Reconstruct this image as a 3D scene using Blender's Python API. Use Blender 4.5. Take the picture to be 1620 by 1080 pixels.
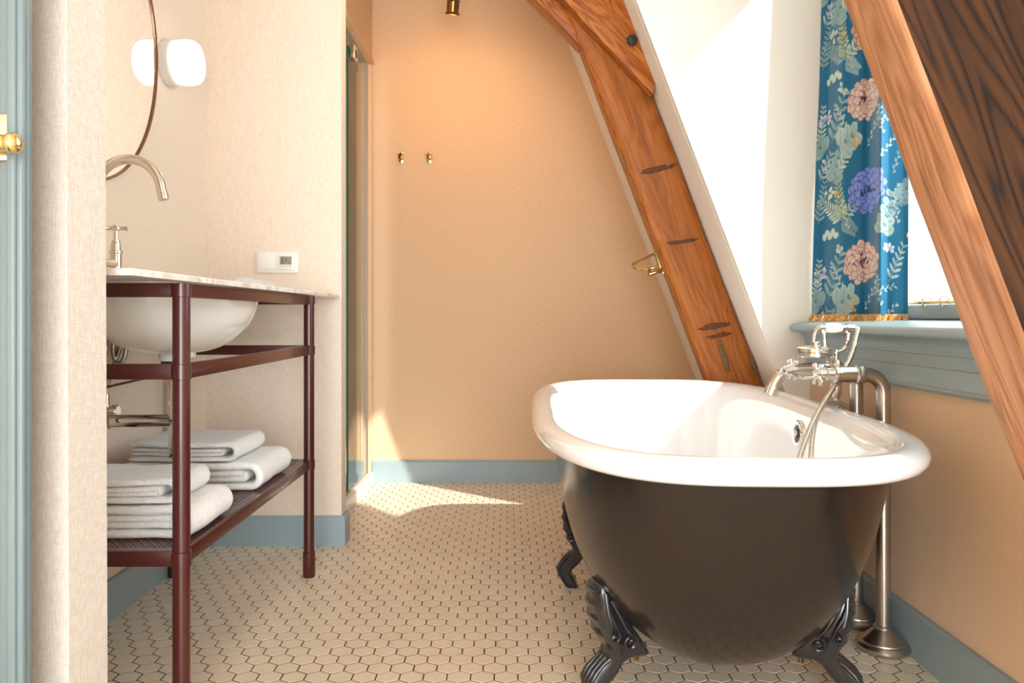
import bpy, bmesh, math, random
import numpy as np
from mathutils import Vector, Matrix, noise

random.seed(7)
for o in list(bpy.data.objects):
    bpy.data.objects.remove(o, do_unlink=True)
SC = bpy.context.scene
COL = SC.collection
PI = math.pi

# ------------------------------------------------------------------ camera
FPX, CH = 1262.0, 0.83            # focal length in pixels, eye height
cam_d = bpy.data.cameras.new('camera'); cam = bpy.data.objects.new('camera', cam_d); COL.objects.link(cam)
cam_d.sensor_width = 36.0; cam_d.lens = 36.0 * FPX / 1620.0
cam_d.shift_x = 5.0 / 1620.0; cam_d.shift_y = -40.0 / 1620.0
cam_d.clip_start = 0.02
cam.location = (0, 0, CH); cam.rotation_euler = (PI / 2, 0, 0)
SC.camera = cam

# ------------------------------------------------------------------ light
SC.view_settings.view_transform = 'Standard'; SC.view_settings.look = 'None'
SC.view_settings.gamma = 1.0; SC.view_settings.exposure = 0.48
SC.view_settings.use_curve_mapping = False
W = bpy.data.worlds.new('sky'); SC.world = W; W.use_nodes = True
bg = W.node_tree.nodes['Background']; bg.inputs[0].default_value = (0.82, 0.92, 1.0, 1); bg.inputs[1].default_value = 2.3
sd = bpy.data.lights.new('sun', 'SUN'); sun = bpy.data.objects.new('sun', sd); COL.objects.link(sun)
sd.energy = 10.0; sd.angle = math.radians(0.8); sd.color = (1.0, 0.95, 0.88)
SUN_DIR = Vector((-0.86, 1.0, -0.90)).normalized()
sun.rotation_euler = SUN_DIR.to_track_quat('-Z', 'Y').to_euler()

# bright open sky filling the dormer opening, just outside the glass
ald = bpy.data.lights.new('window_daylight', 'AREA'); al = bpy.data.objects.new('window_daylight', ald); COL.objects.link(al)
ald.shape = 'RECTANGLE'; ald.size = 1.35; ald.size_y = 1.55; ald.energy = 12; ald.color = (0.93, 0.97, 1.0)
al.location = (1.42, 1.93, 1.62); al.rotation_euler = Vector((-1, 0, 0)).to_track_quat('-Z', 'Z').to_euler()

# added fill lamp behind the camera, low and frontal to lift the shaded parts
ard = bpy.data.lights.new('rear_fill', 'AREA'); ar = bpy.data.objects.new('rear_fill', ard); COL.objects.link(ar)
ard.shape = 'RECTANGLE'; ard.size = 1.6; ard.size_y = 1.6; ard.energy = 90; ard.color = (0.90, 0.95, 1.0)
ar.location = (0.3, -2.0, 0.85); ar.rotation_euler = Vector((0, 1, 0)).to_track_quat('-Z', 'Z').to_euler()

# ------------------------------------------------------------------ materials
def srgb(r, g, b):
    f = lambda c: (c / 255 / 12.92) if c / 255 <= 0.04045 else ((c / 255 + 0.055) / 1.055) ** 2.4
    return (f(r), f(g), f(b), 1)

def new_mat(name):
    m = bpy.data.materials.new(name); m.use_nodes = True
    return m, m.node_tree.nodes, m.node_tree.links, m.node_tree.nodes['Principled BSDF']

def set_in(node, **kw):
    for k, v in kw.items():
        k = k.replace('_', ' ')
        if k in node.inputs: node.inputs[k].default_value = v

def N(ns, t, **kw):
    n = ns.new(t)
    for k, v in kw.items(): setattr(n, k, v)
    return n

def mapping(ns, ls, scale, src='pos', rot=(0, 0, 0)):
    mp = N(ns, 'ShaderNodeMapping'); mp.inputs['Scale'].default_value = scale; mp.inputs['Rotation'].default_value = rot
    if src == 'pos':
        g = N(ns, 'ShaderNodeNewGeometry'); ls.new(g.outputs['Position'], mp.inputs[0])
    else:
        t = N(ns, 'ShaderNodeTexCoord'); ls.new(t.outputs['Object'], mp.inputs[0])
    return mp.outputs[0]

def noise_tex(ns, ls, vec, scale=1.0, detail=2.0, rough=0.5, dist=0.0):
    n = N(ns, 'ShaderNodeTexNoise'); ls.new(vec, n.inputs['Vector'])
    n.inputs['Scale'].default_value = scale; n.inputs['Detail'].default_value = detail
    n.inputs['Roughness'].default_value = rough; n.inputs['Distortion'].default_value = dist
    return n.outputs[0]

def ramp(ns, ls, fac, stops, interp='LINEAR'):
    r = N(ns, 'ShaderNodeValToRGB'); ls.new(fac, r.inputs[0]); r.color_ramp.interpolation = interp
    e = r.color_ramp.elements
    while len(e) < len(stops): e.new(0.5)
    for i, (p, c) in enumerate(stops): e[i].position = p; e[i].color = c if len(c) == 4 else (*c, 1)
    return r.outputs[0]

def mathn(ns, ls, op, a, b=None):
    n = N(ns, 'ShaderNodeMath', operation=op)
    for i, v in enumerate((a, b)):
        if v is None: continue
        if isinstance(v, (int, float)): n.inputs[i].default_value = v
        else: ls.new(v, n.inputs[i])
    return n.outputs[0]

def mixc(ns, ls, fac, a, b, mode='MIX'):
    n = N(ns, 'ShaderNodeMix', data_type='RGBA', blend_type=mode)
    for i, v in ((0, fac), (6, a), (7, b)):
        if isinstance(v, (int, float, tuple)): n.inputs[i].default_value = v
        else: ls.new(v, n.inputs[i])
    return n.outputs[2]

def bump(ns, ls, height, strength, dist, bsdf):
    b = N(ns, 'ShaderNodeBump'); b.inputs['Strength'].default_value = strength; b.inputs['Distance'].default_value = dist
    ls.new(height, b.inputs['Height']); ls.new(b.outputs[0], bsdf.inputs['Normal'])

M = {}
def simple(name, col, rough=0.5, metal=0.0, spec=0.5, coat=0.0, var=0.04, nscale=6.0, bumpv=0.0, bscale=200.0):
    """plain procedural material: a base colour with faint low-frequency mottling and optional fine bump"""
    m, ns, ls, b = new_mat(name)
    vec = mapping(ns, ls, (1, 1, 1))
    f = noise_tex(ns, ls, vec, nscale, 3.0)
    dark = tuple(c * (1 - var) for c in col[:3]) + (1,); light = tuple(min(1, c * (1 + var)) for c in col[:3]) + (1,)
    ls.new(ramp(ns, ls, f, [(0.3, dark), (0.7, light)]), b.inputs['Base Color'])
    set_in(b, Roughness=rough, Metallic=metal, Specular_IOR_Level=spec, Coat_Weight=coat, Coat_Roughness=0.08)
    if bumpv: bump(ns, ls, noise_tex(ns, ls, vec, bscale, 2.0), bumpv, 0.002, b)
    M[name] = m
    return m

def make_wallpaper(name, c1, c2):
    m, ns, ls, b = new_mat(name)
    v1 = noise_tex(ns, ls, mapping(ns, ls, (420, 420, 60)), 1.0, 2.0)
    v2 = noise_tex(ns, ls, mapping(ns, ls, (60, 60, 520)), 1.0, 2.0)
    s = mathn(ns, ls, 'ADD', mathn(ns, ls, 'MULTIPLY', v1, 0.6), mathn(ns, ls, 'MULTIPLY', v2, 0.4))
    ls.new(ramp(ns, ls, s, [(0.36, c1), (0.62, c2)]), b.inputs['Base Color'])
    set_in(b, Roughness=0.75, Specular_IOR_Level=0.25)
    bump(ns, ls, s, 0.25, 0.001, b)
    M[name] = m
make_wallpaper('wallpaper', srgb(229, 209, 189), srgb(239, 224, 207))
make_wallpaper('wallpaper_lamp_tint', srgb(226, 186, 144), srgb(236, 203, 166))  # same paper, with the warm lamp light put into its colour
make_wallpaper('wallpaper_near', srgb(198, 186, 172), srgb(214, 208, 200))
simple('paint_peach', srgb(236, 206, 174), 0.7, var=0.03, nscale=2.5, bumpv=0.05)
simple('plaster_white', srgb(243, 236, 226), 0.8, var=0.01, nscale=2)
simple('ceiling_white', srgb(243, 226, 205), 0.85, var=0.01)
simple('trim_blue', srgb(150, 168, 173), 0.38, var=0.04, nscale=4, bumpv=0.04, bscale=60)
simple('trim_blue_shaded', srgb(108, 125, 128), 0.4, var=0.05, nscale=4, bumpv=0.04, bscale=60)  # the blue trim paint again, darkened to carry the shade on the door
simple('grout', srgb(84, 62, 42), 0.9, var=0.12, nscale=30)
simple('shower_wall', srgb(190, 172, 148), 0.45, var=0.03)
simple('maroon', srgb(72, 24, 21), 0.33, spec=0.5, coat=0.25, var=0.08)
simple('ceramic', srgb(240, 236, 228), 0.12, coat=0.5, var=0.005)
simple('enamel', srgb(246, 246, 246), 0.10, coat=0.6, var=0.004)
simple('tub_black', srgb(36, 29, 24), 0.2, spec=0.35, coat=0.15, var=0.05, nscale=3)
simple('iron_black', srgb(40, 38, 40), 0.26, spec=0.6, coat=0.4, var=0.1, nscale=20)
simple('chrome', (0.82, 0.80, 0.77, 1), 0.06, 1.0, var=0.01)
simple('nickel', (0.72, 0.67, 0.60, 1), 0.2, 1.0, var=0.03)
simple('nickel_brushed', (0.50, 0.45, 0.39, 1), 0.3, 1.0, var=0.05, nscale=40)
simple('brass', (0.80, 0.60, 0.28, 1), 0.16, 1.0, var=0.05, nscale=30)
simple('brass_antique', (0.26, 0.15, 0.055, 1), 0.3, 1.0, var=0.1, nscale=60)
simple('copper_frame', (0.22, 0.12, 0.08, 1), 0.22, 1.0, var=0.1)
simple('hose_braid', (0.52, 0.49, 0.44, 1), 0.35, 1.0, var=0.35, nscale=420)
simple('plastic_white', srgb(238, 235, 230), 0.35, var=0.005)
simple('rubber_black', srgb(24, 24, 24), 0.5)
simple('lcd', srgb(150, 150, 128), 0.25, var=0.03)
simple('lcd_ink', srgb(52, 54, 48), 0.5)
simple('porcelain', srgb(250, 248, 244), 0.12, coat=0.5, var=0.0)
simple('glass_edge', srgb(8, 105, 82), 0.15, var=0.1)
simple('scar_brown', srgb(96, 56, 26), 0.75, var=0.35, nscale=90)
simple('filler_grey', srgb(120, 92, 64), 0.8, var=0.1, nscale=40)

def make_tile():
    m, ns, ls, b = new_mat('hex_tile')
    g = N(ns, 'ShaderNodeNewGeometry')
    base = ramp(ns, ls, g.outputs['Random Per Island'], [(0.0, srgb(232, 216, 192)), (0.5, srgb(237, 222, 200)), (1.0, srgb(241, 227, 207))])
    f = noise_tex(ns, ls, mapping(ns, ls, (1, 1, 1)), 9.0, 4.0)
    ls.new(mixc(ns, ls, 0.25, base, ramp(ns, ls, f, [(0.3, srgb(226, 208, 182)), (0.7, srgb(242, 230, 212))])), b.inputs['Base Color'])
    set_in(b, Roughness=0.34, Specular_IOR_Level=0.4)
    M['hex_tile'] = m
make_tile()

def make_wood(name, cols, grain=30.0, streak=1.0, rough=0.42, warp=1.6, contrast=1.0, lines=False, stretch=1.0, sharp=False):
    """long-grained timber; the object's local X runs along the trunk. Contours of a stretched noise field
    give cathedral figure, a finer stretched noise gives the pores."""
    m, ns, ls, b = new_mat(name)
    low = noise_tex(ns, ls, mapping(ns, ls, (0.9 * stretch, 6.0, 6.0), 'obj'), warp, 3.0, 0.5, 0.4)
    rings = mathn(ns, ls, 'MULTIPLY', low, grain)
    rings = mathn(ns, ls, 'SINE', rings)
    rings = mathn(ns, ls, 'ADD', mathn(ns, ls, 'MULTIPLY', rings, 0.5), 0.5)
    if sharp: rings = mathn(ns, ls, 'POWER', rings, 0.4)
    fine = noise_tex(ns, ls, mapping(ns, ls, (5.0, 190.0, 190.0), 'obj'), 1.0, 3.0, 0.65)
    mid = noise_tex(ns, ls, mapping(ns, ls, (1.6, 22.0, 22.0), 'obj'), 1.0, 3.0, 0.6)
    s = mathn(ns, ls, 'ADD', mathn(ns, ls, 'MULTIPLY', rings, 0.34 * contrast),
              mathn(ns, ls, 'ADD', mathn(ns, ls, 'MULTIPLY', fine, 0.36 * streak), mathn(ns, ls, 'MULTIPLY', mid, 0.36)))
    col = ramp(ns, ls, s, [(0.26, cols[0]), (0.45, cols[1]), (0.62, cols[2]), (0.85, cols[3])])
    blot = noise_tex(ns, ls, mapping(ns, ls, (2.2, 5, 5), 'obj'), 2.0, 3.0)
    col = mixc(ns, ls, ramp(ns, ls, blot, [(0.5, (0, 0, 0, 1)), (0.75, (0.3, 0.3, 0.3, 1))]), col, cols[0])
    hgt = s
    if lines:   # rough-sawn marks across the face
        w = N(ns, 'ShaderNodeTexWave', wave_type='BANDS', bands_direction='X')
        ls.new(mapping(ns, ls, (1, 0.35, 0.35), 'obj'), w.inputs['Vector']); w.inputs['Scale'].default_value = 55.0
        w.inputs['Distortion'].default_value = 1.2
        hgt = mathn(ns, ls, 'ADD', s, mathn(ns, ls, 'MULTIPLY', w.outputs['Fac'], 0.25))
        col = mixc(ns, ls, mathn(ns, ls, 'MULTIPLY', w.outputs['Fac'], 0.16), col, cols[3])
    ls.new(col, b.inputs['Base Color'])
    set_in(b, Roughness=rough, Specular_IOR_Level=0.3)
    bump(ns, ls, hgt, 0.5, 0.004, b)
    M[name] = m
make_wood('wood_orange', [srgb(128, 68, 24), srgb(172, 98, 38), srgb(192, 116, 50), srgb(210, 140, 74)], 90, 1.0, 0.36, contrast=.32, lines=True)
make_wood('wood_orange_plain', [srgb(120, 62, 22), srgb(172, 96, 38), srgb(196, 118, 52), srgb(214, 144, 80)], 120, 1.2, 0.38, contrast=.7)
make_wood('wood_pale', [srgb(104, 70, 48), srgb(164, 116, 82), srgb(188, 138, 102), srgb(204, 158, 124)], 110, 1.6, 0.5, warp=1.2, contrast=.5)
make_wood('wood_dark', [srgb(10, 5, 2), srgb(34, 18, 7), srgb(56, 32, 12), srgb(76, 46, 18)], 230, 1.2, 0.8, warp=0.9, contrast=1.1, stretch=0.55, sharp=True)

def make_marble():
    m, ns, ls, b = new_mat('marble')
    n1 = noise_tex(ns, ls, mapping(ns, ls, (3, 3, 3)), 3.0, 6.0, 0.6, 1.5)
    ls.new(ramp(ns, ls, n1, [(0.35, srgb(206, 192, 182)), (0.48, srgb(236, 231, 226)), (0.6, srgb(242, 239, 235)), (0.72, srgb(222, 190, 162))]), b.inputs['Base Color'])
    set_in(b, Roughness=0.22, Coat_Weight=0.2); M['marble'] = m
make_marble()

def make_towel():
    m, ns, ls, b = new_mat('terry')
    n1 = noise_tex(ns, ls, mapping(ns, ls, (1, 1, 1)), 700.0, 2.0)
    n2 = noise_tex(ns, ls, mapping(ns, ls, (1, 1, 1)), 160.0, 3.0)
    b.inputs['Base Color'].default_value = srgb(244, 242, 240)
    ls.new(ramp(ns, ls, n2, [(0.3, srgb(234, 231, 228)), (0.7, srgb(248, 247, 246))]), b.inputs['Base Color'])
    set_in(b, Roughness=0.95, Sheen_Weight=0.3, Specular_IOR_Level=0.1)
    bump(ns, ls, mathn(ns, ls, 'ADD', n1, n2), 0.55, 0.004, b); M['terry'] = m
make_towel()

def make_fringe():
    m, ns, ls, b = new_mat('fringe_gold')
    f = noise_tex(ns, ls, mapping(ns, ls, (1, 1, 1)), 120.0, 2.0)
    ls.new(ramp(ns, ls, f, [(0.3, srgb(196, 120, 40)), (0.7, srgb(246, 200, 120))]), b.inputs['Base Color'])
    set_in(b, Roughness=0.5, Sheen_Weight=0.4); M['fringe_gold'] = m
make_fringe()

def make_curtain_mat():
    m, ns, ls, b = new_mat('curtain_print')
    a = N(ns, 'ShaderNodeVertexColor', layer_name='print')
    weave = noise_tex(ns, ls, mapping(ns, ls, (900, 900, 900)), 1.0, 1.0)
    ls.new(a.outputs[0], b.inputs['Base Color']); set_in(b, Roughness=0.55, Sheen_Weight=0.35, Specular_IOR_Level=0.3)
    bump(ns, ls, weave, 0.12, 0.001, b)
    tr = N(ns, 'ShaderNodeBsdfTranslucent'); ls.new(a.outputs[0], tr.inputs[0])
    mx = N(ns, 'ShaderNodeMixShader'); mx.inputs[0].default_value = 0.22
    ls.new(b.outputs[0], mx.inputs[1]); ls.new(tr.outputs[0], mx.inputs[2])
    ls.new(mx.outputs[0], ns['Material Output'].inputs[0]); M['curtain_print'] = m
make_curtain_mat()

def make_glass(name, tint, refl=1.0):
    m, ns, ls, b = new_mat(name); ns.remove(b)
    t = N(ns, 'ShaderNodeBsdfTransparent'); t.inputs[0].default_value = tint
    g = N(ns, 'ShaderNodeBsdfGlossy'); g.inputs['Roughness'].default_value = 0.02
    fr = N(ns, 'ShaderNodeFresnel'); fr.inputs[0].default_value = 1.45
    n = noise_tex(ns, ls, mapping(ns, ls, (1, 1, 1)), 1.5, 1.0)
    fac = mathn(ns, ls, 'MULTIPLY', fr.outputs[0], mathn(ns, ls, 'ADD', mathn(ns, ls, 'MULTIPLY', n, 0.1), 0.95 * refl))
    mx = N(ns, 'ShaderNodeMixShader'); ls.new(fac, mx.inputs[0]); ls.new(t.outputs[0], mx.inputs[1]); ls.new(g.outputs[0], mx.inputs[2])
    ls.new(mx.outputs[0], ns['Material Output'].inputs[0]); M[name] = m
make_glass('window_glass', (0.97, 0.99, 0.98, 1), 0.5)
make_glass('shower_glass', (0.93, 0.975, 0.955, 1))
m_, ns_, ls_, b_ = new_mat('mirror_glass'); set_in(b_, Metallic=1.0, Roughness=0.01); b_.inputs['Base Color'].default_value = (0.93, 0.93, 0.92, 1); M['mirror_glass'] = m_

def emis(name, col, strength, base=(0.9, 0.88, 0.84, 1)):
    m, ns, ls, b = new_mat(name); b.inputs['Base Color'].default_value = base
    b.inputs['Emission Color'].default_value = col; b.inputs['Emission Strength'].default_value = strength
    set_in(b, Roughness=0.25); M[name] = m
emis('opal_lit', (1.0, 0.93, 0.82, 1), 0.9)
emis('lamp_lens', (1.0, 0.80, 0.55, 1), 14.0)

# ------------------------------------------------------------------ mesh helpers
class MB:
    def __init__(s): s.v = []; s.f = []; s.m = []
    def add(s, verts, faces, mi=0):
        o = len(s.v); s.v += [tuple(v) for v in verts]; s.f += [tuple(i + o for i in f) for f in faces]; s.m += [mi] * len(faces)
        return s
    def box(s, x0, x1, y0, y1, z0, z1, mi=0):
        v = [(x, y, z) for x in (x0, x1) for y in (y0, y1) for z in (z0, z1)]
        return s.add(v, [(0, 1, 3, 2), (4, 6, 7, 5), (0, 4, 5, 1), (2, 3, 7, 6), (0, 2, 6, 4), (1, 5, 7, 3)], mi)
    def grid(s, P, closeu=False, closev=False, mi=0):
        nu, nv = len(P), len(P[0]); o = []
        for i in range(nu if closeu else nu - 1):
            for j in range(nv if closev else nv - 1):
                a, b2 = i, (i + 1) % nu; c, d = j, (j + 1) % nv
                o.append((a * nv + c, b2 * nv + c, b2 * nv + d, a * nv + d))
        return s.add([p for r in P for p in r], o, mi)
    def tube(s, pts, r, seg=12, caps=True, mi=0, close=False):
        pts = [Vector(p) for p in pts]; n = len(pts)
        rs = r if isinstance(r, (list, tuple)) else [r] * n
        T = []
        for i in range(n):
            a = pts[i - 1] if i > 0 else (pts[-1] if close else pts[0]); b2 = pts[i + 1] if i < n - 1 else (pts[0] if close else pts[-1])
            T.append((b2 - a).normalized())
        up = Vector((0, 0, 1)) if abs(T[0].z) < 0.9 else Vector((1, 0, 0))
        nx = T[0].cross(up).normalized(); rings = []
        for i in range(n):
            nx = (nx - T[i] * nx.dot(T[i])).normalized(); ny = T[i].cross(nx)
            rings.append([pts[i] + (nx * math.cos(2 * PI * k / seg) + ny * math.sin(2 * PI * k / seg)) * rs[i] for k in range(seg)])
        base = len(s.v); s.grid(rings, closeu=close, closev=True, mi=mi)
        if caps and not close:
            s.f.append(tuple(base + k for k in range(seg))); s.m.append(mi)
            s.f.append(tuple(base + (n - 1) * seg + k for k in reversed(range(seg)))); s.m.append(mi)
        return s
    def lathe(s, prof, origin=(0, 0, 0), axis=(0, 0, 1), seg=32, mi=0):
        """prof: list of (radius, height along axis)"""
        ax = Vector(axis).normalized(); up = Vector((0, 0, 1)) if abs(ax.z) < 0.9 else Vector((1, 0, 0))
        nx = ax.cross(up).normalized(); ny = ax.cross(nx); o = Vector(origin)
        rings = [[o + ax * h + (nx * math.cos(2 * PI * k / seg) + ny * math.sin(2 * PI * k / seg)) * max(r, 1e-5) for k in range(seg)] for r, h in prof]
        return s.grid(rings, closev=True, mi=mi)
    def prism(s, poly, fn, d0, d1, mi=0):
        """poly: 2D outline; fn(a,b,d)->xyz"""
        n = len(poly); v = [fn(a, b, d0) for a, b in poly] + [fn(a, b, d1) for a, b in poly]
        f = [tuple(range(n)), tuple(range(2 * n - 1, n - 1, -1))] + [(i, n + i, n + (i + 1) % n, (i + 1) % n) for i in range(n)]
        return s.add(v, f, mi)
    def build(s, name, mats, parent=None, smooth=False, bevel=0.0, bseg=2, angle=35, merge=False, loc=None):
        me = bpy.data.meshes.new(name); me.from_pydata([tuple(v) for v in s.v], [], s.f)
        for mt in (mats if isinstance(mats, (list, tuple)) else [mats]): me.materials.append(M[mt] if isinstance(mt, str) else mt)
        me.polygons.foreach_set('material_index', s.m)
        bm = bmesh.new(); bm.from_mesh(me)
        if merge: bmesh.ops.remove_doubles(bm, verts=bm.verts, dist=1e-5)
        bmesh.ops.recalc_face_normals(bm, faces=bm.faces)
        if bevel:
            ed = [e for e in bm.edges if len(e.link_faces) == 2 and e.calc_face_angle(0) > math.radians(30)]
            bmesh.ops.bevel(bm, geom=ed, offset=bevel, segments=bseg, profile=0.5, affect='EDGES', clamp_overlap=True)
        if smooth or bevel:
            for f in bm.faces: f.smooth = True
            for e in bm.edges:
                if len(e.link_faces) == 2 and e.calc_face_angle(0) > math.radians(angle): e.smooth = False
        bm.to_mesh(me); bm.free()
        o = bpy.data.objects.new(name, me); COL.objects.link(o)
        if parent: o.parent = parent; o.matrix_parent_inverse = parent.matrix_world.inverted() if False else Matrix.Translation(-parent.location)
        return o

def tag(o, label=None, cat=None, group=None, kind=None):
    if label: o['label'] = label
    if cat: o['category'] = cat
    if group: o['group'] = group
    if kind: o['kind'] = kind
    return o
def thing(name, label, cat, loc=(0, 0, 0), group=None):
    o = bpy.data.objects.new(name, None); COL.objects.link(o); o.location = loc; o.empty_display_size = 0.05
    return tag(o, label, cat, group)
def struct(o, label=None):
    o['kind'] = 'structure'
    if label: o['label'] = label
    return o
def arc(c, r, a0, a1, n, ex, ez):
    c = Vector(c); ex = Vector(ex); ez = Vector(ez)
    return [c + ex * (r * math.cos(a0 + (a1 - a0) * i / n)) + ez * (r * math.sin(a0 + (a1 - a0) * i / n)) for i in range(n + 1)]
def spline(pts, n=8):
    P = [Vector(p) for p in pts]; P = [P[0] * 2 - P[1]] + P + [P[-1] * 2 - P[-2]]; out = []
    for i in range(1, len(P) - 2):
        for k in range(n):
            t = k / n; a, b, c, d = P[i - 1], P[i], P[i + 1], P[i + 2]
            out.append(0.5 * ((2 * b) + (c - a) * t + (2 * a - 5 * b + 4 * c - d) * t * t + (3 * b - a - 3 * c + d) * t ** 3))
    out.append(P[-2]); return out

# ------------------------------------------------------------------ key dimensions (metres; y is depth from the camera)
XL, XS, XSH = -1.10, -0.607, -0.685      # left wall, end of the cross wall, shower opening plane
YF, YB = 2.894, 4.00                    # cross wall (thermostat), back wall
XR = 0.995                              # wall under the window
YC = 2.635                              # far dormer cheek
YN = 1.22                               # near dormer cheek
XW = 1.20                               # window plane
ZC = 2.45                               # ceiling
YREAR = -1.6
SLP = 0.3806
def roof_x(z): return 1.1329 - SLP * z
ZK = (1.1329 - XR) / SLP                # height where the slope meets the knee wall

# ------------------------------------------------------------------ structure
fl = MB().box(-1.25, 1.25, YREAR, YB + 0.1, -0.12, -0.0007).build('floor', 'grout'); struct(fl, 'cream hexagon mosaic floor with brown joints')

TP = 0.05443; TR = TP * math.sqrt(3) / 2; JOINT = 0.0031
def tile_mesh():
    R = (TP - JOINT) / math.sqrt(3); b = MB(); c = 0.0008
    ang = [PI / 2 + k * PI / 3 for k in range(6)]
    bot = [(R * math.cos(a), R * math.sin(a), -0.006) for a in ang]
    mid = [(R * math.cos(a), R * math.sin(a), -c) for a in ang]
    top = [((R - c) * math.cos(a), (R - c) * math.sin(a), 0.0) for a in ang]
    v = bot + mid + top; f = []
    for k in range(6):
        j = (k + 1) % 6
        f += [(k, j, 6 + j, 6 + k), (6 + k, 6 + j, 12 + j, 12 + k)]
    f.append(tuple(range(12, 18)))
    return v, f
tv, tf = tile_mesh()
tme = bpy.data.meshes.new('floor_tile'); tme.from_pydata(tv, [], tf); tme.materials.append(M['hex_tile'])
spots = []
y0, x0 = 1.8367, -0.0880 + TP / 2
for r in range(-66, 47):
    y = y0 + r * TR
    if y < -1.2 or y > YB + 0.012: continue
    for c in range(-30, 30):
        x = x0 + (c + 0.5 * (r & 1)) * TP
        if x > XR + 0.012 or x < XL - 0.012: continue
        if y < 1.21 and x < -0.62: continue
        if y > YF + 0.03 and x < XS - 0.02 and y < 3.0: continue
        if y >= 3.0 and x < XSH - 0.015: continue
        spots.append((x, y))
def vis(x, y):
    if y < 0.5: return False
    px = 805 + FPX * x / y; py = 500 + FPX * CH / y
    if not (10 < py < 1075 and 175 < px < 1500): return False
    if x > 0.16 and 1.72 < y < 3.4: return False                      # behind the tub
    if -0.66 < x < -0.5 and y < 1.9 and px < 300 and px > 275: return False
    return True
near = sorted([s for s in spots if vis(*s)], key=lambda s: s[1])[:298]
nearset = set(near)
for (x, y) in near:
    o = bpy.data.objects.new('floor_tile', tme); COL.objects.link(o); o.parent = fl
    o.location = (x, y, random.uniform(-0.0003, 0.0003)); o.rotation_euler = (random.uniform(-.003, .003), random.uniform(-.003, .003), random.choice(range(6)) * PI / 3 + random.uniform(-.006, .006))
rest = MB()
for (x, y) in spots:
    if (x, y) in nearset: continue
    a = random.uniform(-.006, .006); ca, sa = math.cos(a), math.sin(a); dz = random.uniform(-0.0003, 0.0003); tx, ty = random.uniform(-.003, .003), random.uniform(-.003, .003)
    rest.add([(x + vx * ca - vy * sa, y + vx * sa + vy * ca, vz + dz + vx * tx + vy * ty) for vx, vy, vz in tv], tf)
tag(rest.build('floor_tile_field', 'hex_tile', fl), kind='stuff')

def wall(name, mat, fn, label=None):
    b = MB(); fn(b); o = b.build(name, mat); return struct(o, label)
wall('wall_left', 'wallpaper', lambda b: b.box(XL - 0.12, XL, 1.20, YF + 0.1, 0, ZC), 'peach wallpapered wall behind the washstand and mirror')
wall('wall_cross', 'wallpaper', lambda b: b.box(XL - 0.12, XS, YF, YF + 0.075, 0, ZC), 'peach wallpapered wall carrying the thermostat plate')
wall('wall_back', 'wallpaper_lamp_tint', lambda b: b.box(-0.70, 1.3, YB, YB + 0.1, 0, ZC), 'peach wallpapered back wall with two brass hooks')
def shw(b):
    b.box(XSH - 0.02, XSH, YF + 0.075, YB, 2.10, ZC)                       # panel above the opening
    b.box(XSH - 0.02, XSH, YB - 0.012, YB, 0, 2.10)                        # narrow jamb strip
wall('wall_shower_front', 'wallpaper_lamp_tint', shw)
def shi(b):
    b.box(-1.6, XSH - 0.02, YB + 0.0, YB + 0.1, 0, 2.2)                    # far side
    b.box(-1.7, -1.6, YF + 0.075, YB + 0.1, 0, 2.2)                        # end
    b.box(-1.6, XSH - 0.02, YF + 0.075, YB, 2.10, 2.2)                     # soffit
    b.box(-1.6, XSH - 0.02, YF + 0.075, YB, -0.05, 0.045)                  # raised tray
wall('wall_shower', 'shower_wall', shi, 'grey beige walls and raised tray of the shower recess')
struct(MB().box(XSH - 0.02, XSH + 0.006, YF + 0.075, YB - 0.012, 0.0, 0.05).build('trim_1', 'plastic_white', bevel=0.004), 'white threshold strip along the shower')
struct(MB().box(XSH - 0.022, XSH + 0.01, YF + 0.076, YB, 2.088, 2.105).build('trim_2', 'wallpaper_lamp_tint', bevel=0.003))
# near wall stub beside the door; its end leans a hair as in the photograph
def stub(b):
    lean = lambda z: -0.0036 * (z - 0.5)
    P = lambda x, y, z: (x + lean(z), y, z)
    x0_, x1_, ya, yb = -1.3, -0.607, 1.10, 1.205
    v = [P(x, y, z) for x in (x0_, x1_) for y in (ya, yb) for z in (0, ZC)]
    b.add(v, [(0, 1, 3, 2), (4, 6, 7, 5), (0, 4, 5, 1), (2, 3, 7, 6), (0, 2, 6, 4), (1, 5, 7, 3)])
wall('wall_near', 'wallpaper_near', stub, 'pale woven wallpaper on the near wall end beside the door')
wall('wall_hall_and_blocker', 'paint_peach', lambda b: (b.box(-1.3, -1.2, YREAR, 1.10, 0, ZC), b.box(-1.3, -0.55, YREAR - .1, YREAR, 0, ZC)))  # hall wall, plus an unseen rear piece added to block light from the door
# right side: knee wall, slope, dormer
def rw(b):
    b.box(XR, XR + 0.1, YREAR, YN, 0, ZK)
    b.box(XR, XR + 0.1, YN, YC, 0, 0.800)
    b.box(XR, XR + 0.1, YC, YB, 0, ZK)
wall('wall_right', 'paint_peach', rw, 'smooth peach wall below the window')
def slope(b, y0, y1):
    x0_, x1_ = roof_x(ZK), roof_x(ZC)
    b.add([(x0_, y0, ZK), (x1_, y0, ZC), (x1_, y1, ZC), (x0_, y1, ZK), (x0_ + .12, y0, ZK), (x1_ + .12, y0, ZC), (x1_ + .12, y1, ZC), (x0_ + .12, y1, ZK)],
          [(0, 1, 2, 3), (7, 6, 5, 4), (0, 4, 5, 1), (3, 2, 6, 7), (1, 5, 6, 2), (0, 3, 7, 4)])
wall('wall_slope', 'plaster_white', lambda b: (slope(b, YC + .03, YB), slope(b, YREAR, YN - .03)), 'sloping white attic wall behind the timbers')
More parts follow.
